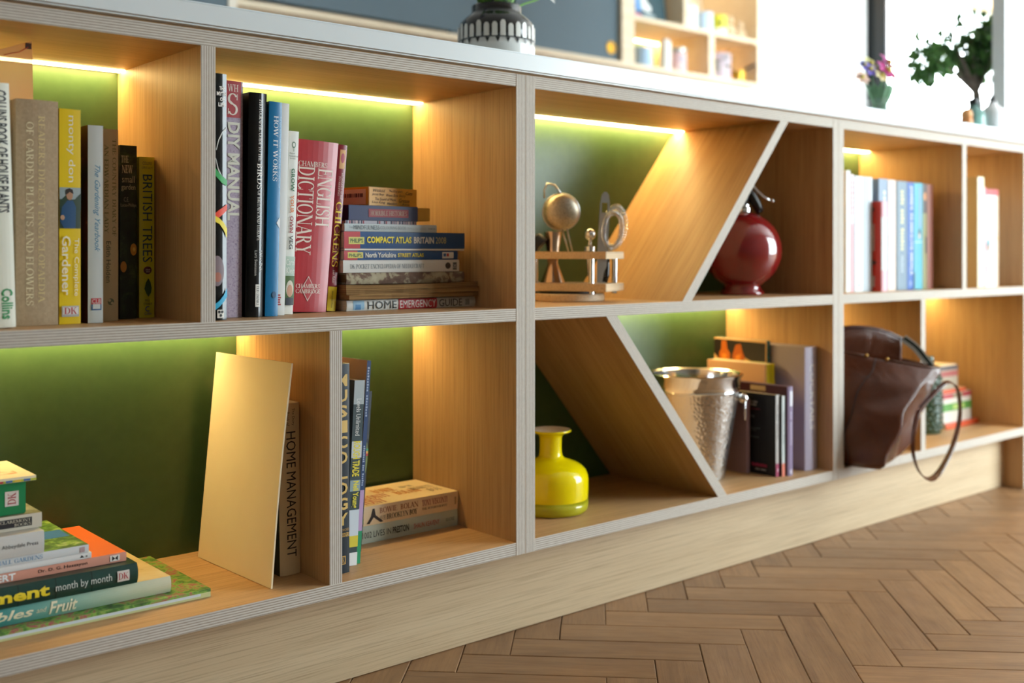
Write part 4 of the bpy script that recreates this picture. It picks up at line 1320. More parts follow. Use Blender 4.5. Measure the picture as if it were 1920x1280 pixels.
# ---- bar tool rack (upper compartment of the middle unit) ------------
RX, RY, RYAW = 0.2235, 0.1480, math.radians(24)
rk = thing('bar_tool_rack', 'two tier wooden bar tool rack on a round turntable base', 'tool rack', (RX, RY, Z1), (0, 0, RYAW))
RW = wood('rack_wood', '#cdb592', '#ddc9aa', kind='Object')
MB().lathe([(0.060, 0), (0.062, 0.001), (0.062, 0.0115), (0.061, 0.0125)], 48).build('turntable_base', RW, rk, smooth=True, auto=0.6)
MB().lathe([(0.047, 0.0127), (0.047, 0.0165)], 32).build('bearing_ring', BLACKR, rk, smooth=True, auto=0.6)
hx, hy = 0.043, 0.085
MB().box(-hx, hx, -hy, hy, 0.0167, 0.0297).build('lower_board', RW, rk, bevel=0.0008)
# upper board with round holes drawn as dark sockets
MB().box(-hx, hx, -hy, hy, 0.0700, 0.0820).build('upper_board', RW, rk, bevel=0.0008)
for (px, py) in ((hx-0.013, -hy+0.012), (-hx+0.013, hy-0.012), (hx-0.013, hy-0.012), (-hx+0.012, -hy+0.03)):
    MB().lathe([(0.0045, 0.0125), (0.0045, 0.0700)], 14, px, py).build('post', CHROME, rk, smooth=True, auto=0.6)


def rloc(x, y, z):
    c, s = math.cos(RYAW), math.sin(RYAW)
    return (RX+c*x-s*y, RY+s*x+c*y, Z1+z)


gT = 'bar tools standing in the rack'
TZ = 0.0822    # top of the upper board
# fine mesh strainer
t = thing('mesh_strainer', 'round fine mesh strainer with hooked rim in the bar rack', 'strainer', rloc(-0.012, 0.012, TZ+0.0002), (0, 0, RYAW), gT)
mesh_m = NT('fine_wire_mesh')
_vv = mesh_m.coords('Object', (1, 1, 1))
_vo = mesh_m.noise(_vv, 900, 1)
mesh_m.b.inputs['Metallic'].default_value = 1.0
MESHM = mesh_m.out(mesh_m.ramp(_vo, [(0.35, '#8b8270'), (0.65, '#d6cfbc')]), 0.45)
bm_ = MB()
prof = [(0.0305*math.sin(a)**0.7, -0.017*math.cos(a)) for a in [PI/2*i/10 for i in range(11)]]
prof[0] = (1e-5, prof[0][1])
bm_.lathe(prof, 32, caps=(0, 0))
bw = bm_.build('mesh_bowl', MESHM, t, smooth=True, loc=(0.008, -0.002, 0.0665))
bw.rotation_euler = (math.radians(-82), 0, math.radians(-62))
rim = MB()
ring = [(0.0308*math.cos(2*PI*i/32), 0.0308*math.sin(2*PI*i/32), 0) for i in range(33)]
rim.tube(ring, 0.0016, 8, cap=False)
r_ = rim.build('rim', STEEL, t, smooth=True, loc=(0.008, -0.002, 0.0665))
r_.rotation_euler = bw.rotation_euler
MB().tube([(0.008, -0.002, 0.0970), (0.005, 0.009, 0.1120), (0.002, 0.021, 0.1150), (0.001, 0.026, 0.1040), (0.001, 0.026, 0.0900)], 0.0016, 8).build('hook', STEEL, t, smooth=True)
MB().tube([(0.008, -0.004, 0.0365), (0.006, -0.016, 0.0)], 0.0016, 8).tube([(0.008, -0.012, 0.0390), (0.006, -0.023, 0.0)], 0.0014, 8).build('handle', STEEL, t, smooth=True)
# jigger
t = tag(MB().lathe([(0.0205, 0.0), (0.0212, 0.0), (0.0085, 0.033), (0.0155, 0.086), (0.0148, 0.086), (0.0078, 0.034)], 32).build('jigger', [COPPER], smooth=True, auto=0.7, loc=rloc(0.006, 0.030, 0.0300)), 'hourglass metal jigger standing through the bar rack', 'jigger', gT)
# bottle stopper
t = thing('bottle_stopper', 'chrome ball bottle stopper in the bar rack', 'stopper', rloc(0.016, -0.034, 0.0300), (0, 0, 0), gT)
MB().lathe([(0.0015, 0.004), (0.0035, 0.012), (0.0075, 0.046), (0.0078, 0.052)], 20).build('cone', CHROME, t, smooth=True)
MB().lathe([(0.0085, 0.0525), (0.0095, 0.0530), (0.0095, 0.0605), (0.0088, 0.0610)], 20).build('collar', CHROME, t, smooth=True, auto=0.6)
MB().lathe([(0.0035, 0.0610), (0.0030, 0.0720)], 14).build('neck', CHROME, t, smooth=True)
MB().sphere((0, 0, 0.0810), 0.0098, 24).build('ball', CHROME, t, smooth=True)
# flat knife blade with slot
kn = thing('bar_knife', 'flat steel bar knife with square slot in the blade', 'knife', rloc(0.010, -0.056, 0.0300), (0, math.radians(3), math.radians(-28)), gT)
V = [(-0.0075, 0), (-0.0085, 0.05), (-0.0085, 0.115), (-0.007, 0.142), (-0.003, 0.152), (0.003, 0.152), (0.007, 0.142), (0.0085, 0.115), (0.0085, 0.05), (0.0075, 0)]
b = MB()
o1 = [(-0.0085, 0.118), (-0.008, 0.138), (-0.004, 0.151), (0.004, 0.151), (0.008, 0.138), (0.0085, 0.118)]
# blade drawn in strips around the slot
quads = [[(-0.0075, 0.0), (0.0075, 0.0), (0.0088, 0.05), (-0.0088, 0.05)], [(-0.0088, 0.05), (0.0088, 0.05), (0.0085, 0.117), (-0.0085, 0.117)], [(-0.0085, 0.117), (-0.0052, 0.117), (-0.0052, 0.134), (-0.0082, 0.134)], [(0.0052, 0.117), (0.0085, 0.117), (0.0082, 0.134), (0.0052, 0.134)], [(-0.0082, 0.134), (0.0082, 0.134), (0.006, 0.147), (-0.006, 0.147)], [(-0.006, 0.147), (0.006, 0.147), (0.002, 0.152), (-0.002, 0.152)]]
for q in quads:
    vv = [(x, -0.0009, z) for x, z in q]+[(x, 0.0009, z) for x, z in q]
    b.add(vv, [(0, 1, 2, 3), (7, 6, 5, 4), (1, 0, 4, 5), (2, 1, 5, 6), (3, 2, 6, 7), (0, 3, 7, 4)])
b.build('blade', STEEL, kn)
# black handled opener
op = thing('bottle_opener', 'bottle opener with glossy black handle hanging in the bar rack', 'opener', rloc(0.020, -0.062, 0.0300), (0, 0, 0.3), gT)
MB().tube([(-0.006, 0, 0.001), (-0.002, 0, 0.012), (0.001, 0, 0.030), (0.002, 0, 0.050)], [0.0045, 0.0065, 0.0055, 0.0045], 12).build('handle', M('#16120f', 0.15), op, smooth=True)
MB().tube([(0.002, 0, 0.050), (0.002, 0, 0.070), (0.001, 0, 0.086)], 0.0028, 10).build('shaft', CHROME, op, smooth=True)
# two coil strainers
for q, (px, py, sc, yw, lab) in enumerate(((0.028, -0.068, 1.0, -0.9, 'large coil rimmed cocktail strainer on the outer side of the bar rack'), (0.010, -0.072, 0.86, -0.75, 'smaller coil rimmed cocktail strainer tucked beside the bar knife'))):
    t = thing('coil_strainer', lab, 'strainer', rloc(px, py, TZ+0.0003), (0, 0.12, yw), gT)
    coil = MB()
    pts = []
    N = 420
    for i in range(N+1):
        th = 2*PI*i/N
        ph = 2*PI*46*i/N
        rr = 0.0052*sc
        cx, cz = (0.0175*sc+rr*math.cos(ph))*math.cos(th), (0.034*sc+rr*math.cos(ph))*math.sin(th)
        pts.append((cx, rr*math.sin(ph), 0.041*sc+cz))
    coil.tube(pts, 0.0007, 4, cap=False)
    coil.build('spring_coil', CHROME, t, smooth=True)
    pr = MB()
    n = 28
    outer = [(0.0165*sc*math.cos(2*PI*i/n), 0.033*sc*math.sin(2*PI*i/n)+0.041*sc) for i in range(n)]
    inn = [(0.0145*sc*math.cos(2*PI*i/n), 0.031*sc*math.sin(2*PI*i/n)+0.041*sc) for i in range(n)]
    vv = [(x, -0.0006, z) for x, z in outer]+[(x, -0.0006, z) for x, z in inn]+[(x, 0.0006, z) for x, z in outer]+[(x, 0.0006, z) for x, z in inn]
    fc = []
    for i in range(n):
        j = (i+1) % n
        fc += [(i, j, n+j, n+i), (2*n+j, 2*n+i, 3*n+i, 3*n+j), (j, i, 2*n+i, 2*n+j), (n+i, n+j, 3*n+j, 3*n+i)]
    pr.add(vv, fc)
    pr.build('plate', CHROME, t)
    MB().tube([(0, 0, 0.008), (0, 0, 0.0)], 0.0022, 8).build('handle', CHROME, t, smooth=True)
# muddler with spiked foot, leaning
t = thing('muddler', 'steel muddler with black toothed foot lying across the bar rack', 'muddler', rloc(-0.018, 0.046, TZ+0.0120), (math.radians(-50), 0, RYAW+0.25), gT)
MB().lathe([(0.0155, -0.006), (0.0165, 0.0), (0.0165, 0.010), (0.012, 0.014)], 20, wob=lambda a, z: 1+0.06*math.sin(10*a)*(1 if z < 0.003 else 0)).build('toothed_foot', BLACKR, t, smooth=True, auto=0.5)
MB().lathe([(0.0048, 0.0142), (0.0042, 0.03), (0.0045, 0.07), (0.005, 0.074)], 16).build('shaft', STEEL, t, smooth=True)

# ---- yellow glass vase ------------------------------------------------
yv = thing('yellow_vase', 'squat yellow glass vase with narrow neck and flared rim', 'vase', (0.1545, 0.1150, Z2))
YG = M('#f4e006', 0.06, spec=0.5)
prof = [(0.052, 0.0132), (0.0585, 0.016), (0.0605, 0.022), (0.0613, 0.036), (0.0613, 0.050), (0.0602, 0.059), (0.0565, 0.067), (0.0500, 0.0735), (0.041, 0.0785), (0.031, 0.0820), (0.023, 0.0848), (0.0192, 0.0885), (0.0182, 0.094), (0.0178, 0.106), (0.0182, 0.118), (0.0200, 0.1225), (0.0270, 0.1260), (0.0325, 0.1275), (0.0338, 0.1295), (0.0325, 0.1312)]
MB().lathe(prof, 56, caps=(1, 0)).build('body', YG, yv, smooth=True)
MB().lathe([(0.0323, 0.1312), (0.0260, 0.1302), (0.019, 0.126), (0.0162, 0.118), (0.0158, 0.09), (1e-5, 0.088)], 40, caps=(0, 0)).build('lining', M('#fff1d6', 0.3), yv, smooth=True)
yb = MB().lathe([(0.053, 0.0), (0.0575, 0.0012), (0.0605, 0.0060), (0.0610, 0.0120), (0.0608, 0.0218), (0.0585, 0.0157), (0.052, 0.0130), (1e-5, 0.0130)], 56)
yb.build('clear_base', M('#c9c52c', 0.08, trans=0.25, ior=1.45), yv, smooth=True)

# ---- red soda siphon --------------------------------------------------
sx, sy = 0.6560, 0.1180
ss = thing('soda_siphon', 'round glossy red soda siphon with black spout and chrome lever', 'soda siphon', (sx, sy, Z1))
RED = M('#7d0f18', 0.13, spec=0.6, coat=1.0)
R0, CZ = 0.0745, 0.0850
prof = [(0.036, 0.0), (0.0415, 0.0006), (0.0418, 0.004), (0.037, 0.009), (0.036, 0.012)]
a0 = math.asin(-(CZ-0.0185)/R0)
for i in range(22):
    a = a0+(1.36-a0)*i/21
    prof.append((R0*math.cos(a), CZ+R0*math.sin(a)))
prof += [(0.0150, 0.1580)]
MB().lathe(prof, 64).build('globe', RED, ss, smooth=True)
MB().lathe([(0.0150, 0.1582), (0.0168, 0.1588), (0.0168, 0.1655), (0.0140, 0.1680), (0.0140, 0.1720)], 32).build('collar', CHROME, ss, smooth=True, auto=0.6)
MB().tube([(-0.006, 0, 0.1718), (-0.004, 0, 0.185), (-0.004, 0, 0.212), (-0.006, 0, 0.222)], [0.0135, 0.0145, 0.0125, 0.009], 20).build('head', M('#101113', 0.3), ss, smooth=True)
MB().tube([(0.000, -0.002, 0.206), (0.014, -0.010, 0.190), (0.024, -0.016, 0.172), (0.031, -0.020, 0.1585)], [0.010, 0.0105, 0.009, 0.0075], 16).build('spout', M('#101113', 0.3), ss, smooth=True)
MB().tube([(-0.004, 0, 0.215), (0.004, -0.004, 0.221), (0.014, -0.010, 0.214), (0.024, -0.017, 0.199), (0.036, -0.025, 0.186), (0.048, -0.033, 0.1805)], [0.0028, 0.0026, 0.0024, 0.0024, 0.0024, 0.0022], 10).sphere((0.0495, -0.034, 0.1805), 0.0034, 12).build('lever', CHROME, ss, smooth=True)

# ---- hammered ice bucket ----------------------------------------------
kb = thing('ice_bucket', 'hammered steel ice bucket with ring handles behind the slanting divider', 'ice bucket', (0.5400, 0.1360, Z2))
MB().lathe([(0.050, 0.0), (0.054, 0.002), (0.0565, 0.02), (0.0800, 0.160)], 64, caps=(1, 0)).build('hammered_body', HAMMER, kb, smooth=True, auto=0.9)
MB().lathe([(0.0801, 0.1602), (0.0815, 0.1625), (0.0805, 0.165), (0.0818, 0.1675), (0.0808, 0.170), (0.0822, 0.1725), (0.0832, 0.186), (0.0872, 0.190), (0.0878, 0.1925), (0.0855, 0.1940), (0.0815, 0.1915), (0.0790, 0.160), (0.055, 0.012), (1e-5, 0.012)], 64, caps=(0, 0)).build('polished_rim', CHROME, kb, smooth=True, auto=0.9)
for sgn, an in ((1, -0.92), (-1, -0.92)):
    ca, sa = math.cos(an)*sgn, math.sin(an)*sgn
    h = MB()
    h.sphere((0.0865*ca, 0.0865*sa, 0.1480), 0.0100, 16)
    h.tube([(0.074*ca, 0.074*sa, 0.148), (0.0865*ca, 0.0865*sa, 0.148)], 0.006, 12)
    hk = h.build('handle_knob', CHROME, kb, smooth=True)
    rg = [(0.0905*ca-sa*0.0095*math.cos(2*PI*i/28), 0.0905*sa+ca*0.0095*math.cos(2*PI*i/28), 0.1270+0.0200*math.sin(2*PI*i/28)) for i in range(29)]
    MB().tube(rg, 0.0016, 8, cap=False).build('ring', CHROME, hk, smooth=True)

# ---- drinks books -----------------------------------------------------
gDB = 'drinks books beside the ice bucket'
book('slim mauve book just behind the ice bucket', 0.0100, 0.1400, 0.12, (0.6330, 0.0900, Z2), spine='#a78a97', hard=False, group=gDB)
book('short black back cover drinks book with barcode and grey spine', 0.0105, 0.1520, 0.11, (0.6500, 0.0360, Z2), spine='#bdb9b6', left='#111114', right='#111114', hard=False, rough=0.35, group=gDB,
     art_s=[('V', "~337", 0.12, 0.55, 0.35, 0.65, '#7d7a7a', {'n': 'title'}), ('R', 0.84, 1.0, 0, 1, '#9c2150'), ('R', 0.90, 0.94, 0.4, 0.6, '#e2c2cf')],
     art_l=[('H', "~515237", 0.10, 0.122, 0.25, 0.62, '#bcbcc0', {'n': 'cover_lettering'}), ('H', "~96", 0.135, 0.158, 0.25, 0.6, '#bcbcc0', {'n': 'cover_lettering'}), ('H', "~152347", 0.19, 0.205, 0.25, 0.68, '#8c2b4a', {'n': 'cover_lettering'}), ('E', 0.30, 0.12, 0.045, 0.11, '#9c2b4e'), ('H', "~437", 0.28, 0.29, 0.32, 0.56, '#8c8c90'), ('H', "~734", 0.30, 0.31, 0.32, 0.56, '#8c8c90'), ('H', "~475356", 0.43, 0.44, 0.14, 0.68, '#77777b'), ('H', "~317235", 0.455, 0.465, 0.14, 0.6, '#77777b'), ('H', "~99", 0.54, 0.55, 0.14, 0.66, '#77777b'),
            ('R', 0.73, 0.88, 0.03, 0.3, '#cfccc8')] + [('R', 0.75, 0.85, 0.06+i*0.022, 0.068+i*0.022+0.004*(i % 2), '#3a3a3c') for i in range(10)] + [('H', "~9", 0.86, 0.90, 0.52, 0.84, '#b3325c', {'s': 0.3, 'n': 'publisher_name'}), ('H', "~57", 0.925, 0.945, 0.6, 0.82, '#b9b9bb')])
book('short black drinks book with coral foot on its spine', 0.0095, 0.1500, 0.11, (0.6620, 0.0310, Z2), spine='#c8d0d0', left='#131316', right='#131316', hard=False, group=gDB,
     art_s=[('R', 0.84, 1.0, 0, 1, '#dd7a62'), ('V', "~84", 0.2, 0.6, 0.4, 0.62, '#98a0a0', {'n': 'title'})])
book('maroon drinks book with lilac spine and beige label', 0.0165, 0.1665, 0.13, (0.6730, 0.0270, Z2), spine='#8a7a9a', left='#431a26', hard=True, group=gDB,
     art_s=[('R', 0.05, 0.22, 0.3, 0.9, '#dcdce6'), ('V', "~39", 0.28, 0.66, 0.35, 0.7, '#b9aec8', {'n': 'title'}), ('R', 0.93, 0.98, 0.3, 0.7, '#c9c3d6')], art_l=[('R', 0.02, 0.075, 0.35, 0.62, '#cdb08c')])
book('peach book with bright yellow spine standing behind the black ones', 0.0320, 0.2020, 0.14, (0.6925, 0.0930, Z2), spine='#e6dc1c', left='#d9ab86', hard=False, group=gDB, art_s=[('R', 0.0, 1.0, 0.0, 0.18, '#c98a2a'), ('R', 0.0, 1.0, 0.55, 0.62, '#bdb320')])
book('teal spined beer book with amber bottles on its cover', 0.0110, 0.2440, 0.13, (0.7265, 0.1130, Z2), yaw=0, spine='#27788a', left='#d7ab74', hard=False, group=gDB,
     art_s=[('V', "~4", 0.06, 0.2, 0.3, 0.8, '#0f2f3c', {'b': 0.03, 'n': 'title'})],
     art_l=[('P', [(0.0, 0.02), (0.02, 0.01), (0.98, 0.02), (0.98, 0.24), (0.8, 0.19), (0.6, 0.15), (0.4, 0.2), (0.14, 0.2), (0.0, 0.13)], '#1c120c'), ('P', [(0.15, 0.02), (0.24, 0.02), (0.26, 0.09), (0.31, 0.12), (0.31, 0.27), (0.1, 0.27), (0.1, 0.12), (0.14, 0.09)], '#b35d14'), ('P', [(0.16, 0.13), (0.24, 0.13), (0.24, 0.25), (0.16, 0.25)], '#d98424'), ('P', [(0.42, 0.05), (0.52, 0.04), (0.56, 0.11), (0.6, 0.15), (0.5, 0.23), (0.36, 0.25), (0.36, 0.14)], '#a8520f'), ('P', [(0.42, 0.14), (0.52, 0.12), (0.5, 0.2), (0.42, 0.22)], '#cf7a20')])
book('thick lavender cocktails book against the upright', 0.0395, 0.2360, 0.20, (0.7395, 0.0345, Z2), spine='#b9b3c8', left='#aaa0a8', hard=True, bulge=0.004, rough=0.35, group=gDB,
     art_s=[('H', "H", 0.03, 0.075, 0.4, 0.6, '#d5d2de', {'n': 'logo'}), ('V', "COCKTAILS", 0.14, 0.67, 0.32, 0.66, '#ffffff', {'n': 'title'})])

# ---- right hand unit: novels ------------------------------------------
gNV = 'books in the right hand unit'
yC = 0.050
rowC = [
    ('chalk white paperback at the start of the pale row', 0.9040, 0.0165, 0.250, '#dfe4e2', [('V', "~44", 0.3, 0.6, 0.3, 0.6, '#cbd3d2')]),
    ('slim pink paperback beside the chalk white one', 0.9222, 0.0100, 0.243, '#e2b3bd', [('R', 0, 0.42, 0.0, 1.0, '#efe0e4'), ('V', "~7", 0.05, 0.35, 0.3, 0.7, '#d58ea0')]),
    ('white paperback with thin grey italic title', 0.9335, 0.0345, 0.240, '#dde6ea', [('R', 0, 1, 0, 0.06, '#394a5c'), ('V', "~37233", 0.12, 0.6, 0.45, 0.62, '#93a2a8', {'s': 0.3}), ('P', [(0.45, 0.92), (0.6, 0.94), (0.45, 0.96)], '#55646c')]),
    ('pale blue grey paperback behind the short red book', 0.9690, 0.0325, 0.240, '#b7c4cd', [('R', 0.0, 1.0, 0.62, 1.0, '#c8d3da')]),
    ('grey blue hardback rising above the short red book', 1.0265, 0.0355, 0.239, '#7e93ab', [('V', "~4", 0.1, 0.3, 0.5, 0.75, '#dfe6ee')]),
    ('pale pink beige paperback beside the grey blue hardback', 1.0635, 0.0300, 0.238, '#e2cfc4', [('R', 0.08, 0.5, 0.3, 0.75, '#cbc6d6'), ('V', "~56", 0.1, 0.48, 0.42, 0.64, '#b9aec6')]),
    ('slate book with pale yellow lettering', 1.0950, 0.0440, 0.237, '#6e8496', [('R', 0, 1, 0, 0.1, '#1d3030'), ('V', "~446", 0.08, 0.64, 0.42, 0.66, '#dfd69c', {'b': 0.02}), ('V', "~8", 0.68, 0.84, 0.42, 0.62, '#a9b9c4')]),
    ('bright blue book with bold white lettering', 1.1400, 0.0260, 0.236, '#1c55a5', [('V', "JAMIE'S 30-MINUTE MEALS", 0.03, 0.86, 0.42, 0.82, '#e9eef4', {'b': 0.03}), ('R', 0.92, 0.96, 0.3, 0.7, '#6a86c4')]),
    ('turquoise book with small figure printed mid spine', 1.1670, 0.0370, 0.236, '#3f9fb2', [('R', 0.04, 0.42, 0.62, 0.76, '#8f8fc4'), ('E', 0.48, 0.62, 0.05, 0.14, '#27323c'), ('E', 0.50, 0.6, 0.03, 0.1, '#c9b8b0'), ('R', 0.55, 0.56, 0.1, 0.9, '#a8d4da'), ('R', 0.84, 1.0, 0.0, 0.12, '#1c6a80')]),
    ('olive green book with dark picture at its top', 1.2050, 0.0170, 0.235, '#84834f', [('R', 0.0, 0.28, 0.0, 1.0, '#3a2a20'), ('E', 0.12, 0.5, 0.04, 0.4, '#c07a34'), ('R', 0.5, 0.66, 0.6, 1.0, '#2a2620')]),
    ('brown red book ending the pale row before a gap', 1.2230, 0.0250, 0.2345, '#8a4c3a', [('R', 0.0, 1.0, 0.0, 0.3, '#9b5f4a')]),
]
for lab, x, w, h, c, ar in rowC:
    book(lab, w-0.0006, h-0.003, 0.18, (x, yC, Z1), spine=c, hard=False, art_s=ar, group=gNV, rough=0.5)
book('short red notebook with brown spots and white labels', 0.0205, 0.1870, 0.05, (1.0040, 0.0310, Z1), spine='#e3c6cf', left='#c43420', hard=True, group=gNV,
     art_s=[('R', 0.18, 0.76, 0.0, 1.0, '#e6eef2'), ('R', 0.0, 0.18, 0.0, 1.0, '#e9b9c6'), ('R', 0.78, 1.0, 0.0, 1.0, '#e9b9c6')],
     art_l=[('E', 0.09, 0.5, 0.035, 0.2, '#4a2620'), ('E', 0.58, 0.35, 0.03, 0.2, '#4a2620'), ('E', 0.68, 0.55, 0.03, 0.24, '#4a2620'), ('R', 0.25, 0.55, 0.3, 0.7, '#c9a9a0'), ('R', 0.83, 0.95, 0.3, 0.7, '#c9b9b4')])
book('large cream hardback in the end compartment', 0.0310, 0.2560, 0.19, (1.4160, 0.0310, Z1), spine='#e9e2bb', left='#c9bd96', hard=True, group=gNV, art_s=[('V', "~34", 0.3, 0.7, 0.45, 0.6, '#c9c193')])
book('slim pink book in the end compartment', 0.0085, 0.2340, 0.18, (1.4485, 0.0320, Z1), spine='#dc7f90', hard=False, group=gNV)
book('white book with red band at its head in the end compartment', 0.0615, 0.2300, 0.18, (1.4582, 0.0320, Z1), spine='#dcdfe2', hard=False, group=gNV,
     art_s=[('R', 0.0, 0.065, 0.0, 1.0, '#b02a30'), ('R', 0.065, 1.0, 0.82, 1.0, '#c9b096'), ('E', 0.58, 0.16, 0.07, 0.14, '#4a7f88'), ('E', 0.6, 0.18, 0.03, 0.07, '#c07a4a'), ('V', "~4", 0.78, 0.88, 0.05, 0.2, '#39424a'), ('E', 0.50, 0.9, 0.012, 0.06, '#e0a92a')])

# ---- lower right: bottle and pile --------------------------------------
def hobnail():
    k = NT('bottle_green_glass')
    v = k.coords('Object', (1, 1, 1))
    vo = k.n('ShaderNodeTexVoronoi')
    vo.inputs['Scale'].default_value = 120
    k.l(v, vo.inputs['Vector'])
    k.bump(vo.outputs['Distance'], 0.7, 0.003)
    k.b.inputs['Base Color'].default_value = lin('#5f8a78')
    k.b.inputs['Roughness'].default_value = 0.08
    k.b.inputs['Transmission Weight'].default_value = 0.75
    k.b.inputs['IOR'].default_value = 1.45
    return k.m


HB = hobnail()
gb = thing('green_bottle', 'bottle green dimpled glass bottle behind the leather bag', 'bottle', (1.3350, 0.1160, Z2))
b = MB().lathe([(0.030, 0.0), (0.0345, 0.002), (0.0355, 0.010), (0.0355, 0.132), (0.034, 0.142), (0.028, 0.150), (0.0205, 0.155), (0.0185, 0.159), (0.0200, 0.163), (0.0190, 0.168), (0.0190, 0.176), (0.0165, 0.178)], 48)
b.build('bottle_body', HB, gb, smooth=True)
nub = MB()
for r_i in range(11):
    for c_i in range(16):
        an = 2*PI*(c_i+0.5*(r_i % 2))/16
        nub.sphere((0.0355*math.cos(an), 0.0355*math.sin(an), 0.014+r_i*0.0112), 0.0042, 8)
nub.build('dimples', M('#88a89a', 0.08, trans=0.6, ior=1.45), gb, smooth=True)['kind'] = 'stuff'
gP = 'boxes and books in the end bay'
pile('orange book lying lowest behind the green bottle', 1.4100, 1.5700, 0.1473, 0.1590, 0.105, 0.125, spine='#d4552e', right='#cf5a34', hard=False, group=gP)
bx = thing('tea_box', 'white tea box with green stripe on the orange book', 'box', (1.4080, 0.110, 0.1593), group=gP)
MB().box(0, 0.135, 0, 0.12, 0, 0.070).build('box_body', M('#cfc8bc', 0.5), bx, bevel=0.001)
MB().box(-0.0003, 0.1353, -0.0004, 0.12, 0.028, 0.046).build('green_stripe', M('#4b8a2f', 0.5), bx)
MB().box(0.045, 0.1, -0.0008, -0.0005, 0.032, 0.042).build('stripe_label', M('#a9bf62', 0.5), bx)
MB().box(-0.0003, 0.1353, -0.0004, 0.12, 0.058, 0.069).build('red_band', M('#a8353c', 0.5), bx)
MB().box(0.045, 0.09, -0.0008, -0.0005, 0.058, 0.069).build('picture', M('#8a7a5c', 0.5), bx)
pile('thin orange red booklet on the tea box', 1.4080, 1.5200, 0.2297, 0.2385, 0.112, 0.11, spine='#d0532a', right='#d8b896', hard=False, group=gP)
bx = thing('tea_box', 'small grey box with red band and dark lid topping the pile', 'box', (1.4050, 0.116, 0.2389), group=gP)
MB().box(0, 0.083, 0, 0.10, 0, 0.046).build('box_body', M('#a2957f', 0.6), bx, bevel=0.001)
MB().box(-0.0003, 0.0833, -0.0004, 0.1, 0.030, 0.043).build('red_band', M('#9c4740', 0.5), bx)
MB().box(-0.0006, 0.0836, -0.0006, 0.1, 0.0463, 0.0545).build('lid', M('#43343a', 0.5), bx)
MB().box(0.002, 0.08, 0.002, 0.098, 0.0548, 0.058).build('paper', M('#e0c9a2', 0.6), bx)

# ---- leather bag ---------------------------------------------------------
def leather():
    k = NT('brown_leather')
    v = k.coords('Object', (1, 1, 1))
    a = k.noise(v, 9, 4, 0.6)
    c = k.ramp(a, [(0.3, '#4e2614'), (0.7, '#64341e')])
    fine = k.noise(v, 420, 3)
    big = k.noise(v, 16, 2, 0.5, 0.8)
    ad = k.n('ShaderNodeMath', operation='MULTIPLY_ADD')
    k.l(big, ad.inputs[0])
    ad.inputs[1].default_value = 6.0
    k.l(fine, ad.inputs[2])
    k.bump(ad.outputs[0], 0.4, 0.0022)
    return k.out(c, 0.24, 0.6)


LEATHER = leather()
bag = thing('leather_bag', 'slouchy brown leather shoulder bag spilling over the shelf edge', 'bag', (0.90, 0.0, Z2))


def W(x, y, z):
    return Vector((x-0.90, y, z-Z2))


# rings of four corners (front-left, front-right, back-right, back-left) from base to mouth
rings = [
    [(0.842, 0.095, 0.1485), (0.848, -0.066, 0.1490), (0.925, -0.040, 0.1490), (0.935, 0.115, 0.1485)],
    [(0.828, 0.092, 0.165), (0.840, -0.082, 0.160), (0.945, -0.058, 0.166), (0.950, 0.118, 0.165)],
    [(0.824, 0.090, 0.215), (0.856, -0.086, 0.206), (0.968, -0.066, 0.212), (0.955, 0.120, 0.215)],
    [(0.822, 0.085, 0.270), (0.878, -0.092, 0.254), (0.995, -0.074, 0.254), (0.960, 0.122, 0.270)],
    [(0.822, 0.080, 0.330), (0.930, -0.098, 0.302), (1.022, -0.080, 0.300), (0.965, 0.122, 0.330)],
    [(0.824, 0.072, 0.378), (0.985, -0.101, 0.336), (1.046, -0.076, 0.334), (0.970, 0.122, 0.372)],
]
NS = 12
RV = []
for rg in rings:
    P = [W(*p) for p in rg]
    loop = []
    for k in range(4):
        a, b_ = P[k], P[(k+1) % 4]
        for i in range(NS):
            u = i/NS
            p = a.lerp(b_, u)
            d = (b_-a)
            nn = Vector((d.y, -d.x, 0)).normalized()
            # panels belly outwards, long faces more than the gussets
            amt = 0.014 if k in (0, 2) else -0.010
            p = p + nn*amt*math.sin(PI*u)
            loop.append(p)
    RV.append(loop)
# smooth interpolation between rings
V, Fc = [], []
SUB = 5
rows = []
for r in range(len(RV)-1):
    for s_ in range(SUB):
        u = s_/SUB
        rows.append([RV[r][i].lerp(RV[r+1][i], u) for i in range(4*NS)])
rows.append(RV[-1])
n4 = 4*NS
rnd = random.Random(5)
for ri, row in enumerate(rows):
    for i, p in enumerate(row):
        z = p.z
        w_ = 0.0052*math.sin(p.x*70+z*38+p.y*30)*math.sin(z*26+p.y*48+0.7)+0.0045*math.sin(z*75+p.y*40)*max(0, 1-z/0.12)
        edge = 1.0 if 0 < ri < len(rows)-1 else 0.0
        V.append(tuple(p+Vector((w_*edge, -w_*0.7*edge, 0))))
for ri in range(len(rows)-1):
    for i in range(n4):
        j = (i+1) % n4
        Fc.append((ri*n4+i, ri*n4+j, (ri+1)*n4+j, (ri+1)*n4+i))
Fc.append(tuple(range(n4))[::-1])
bb = MB()
bb.add(V, Fc)
bo = bb.build('bag_body', LEATHER, bag, smooth=True)
sol = bo.modifiers.new('thickness', 'SOLIDIFY')
sol.thickness = 0.0025
sol.offset = -1
sub = bo.modifiers.new('smooth', 'SUBSURF')
sub.levels = sub.render_levels = 1


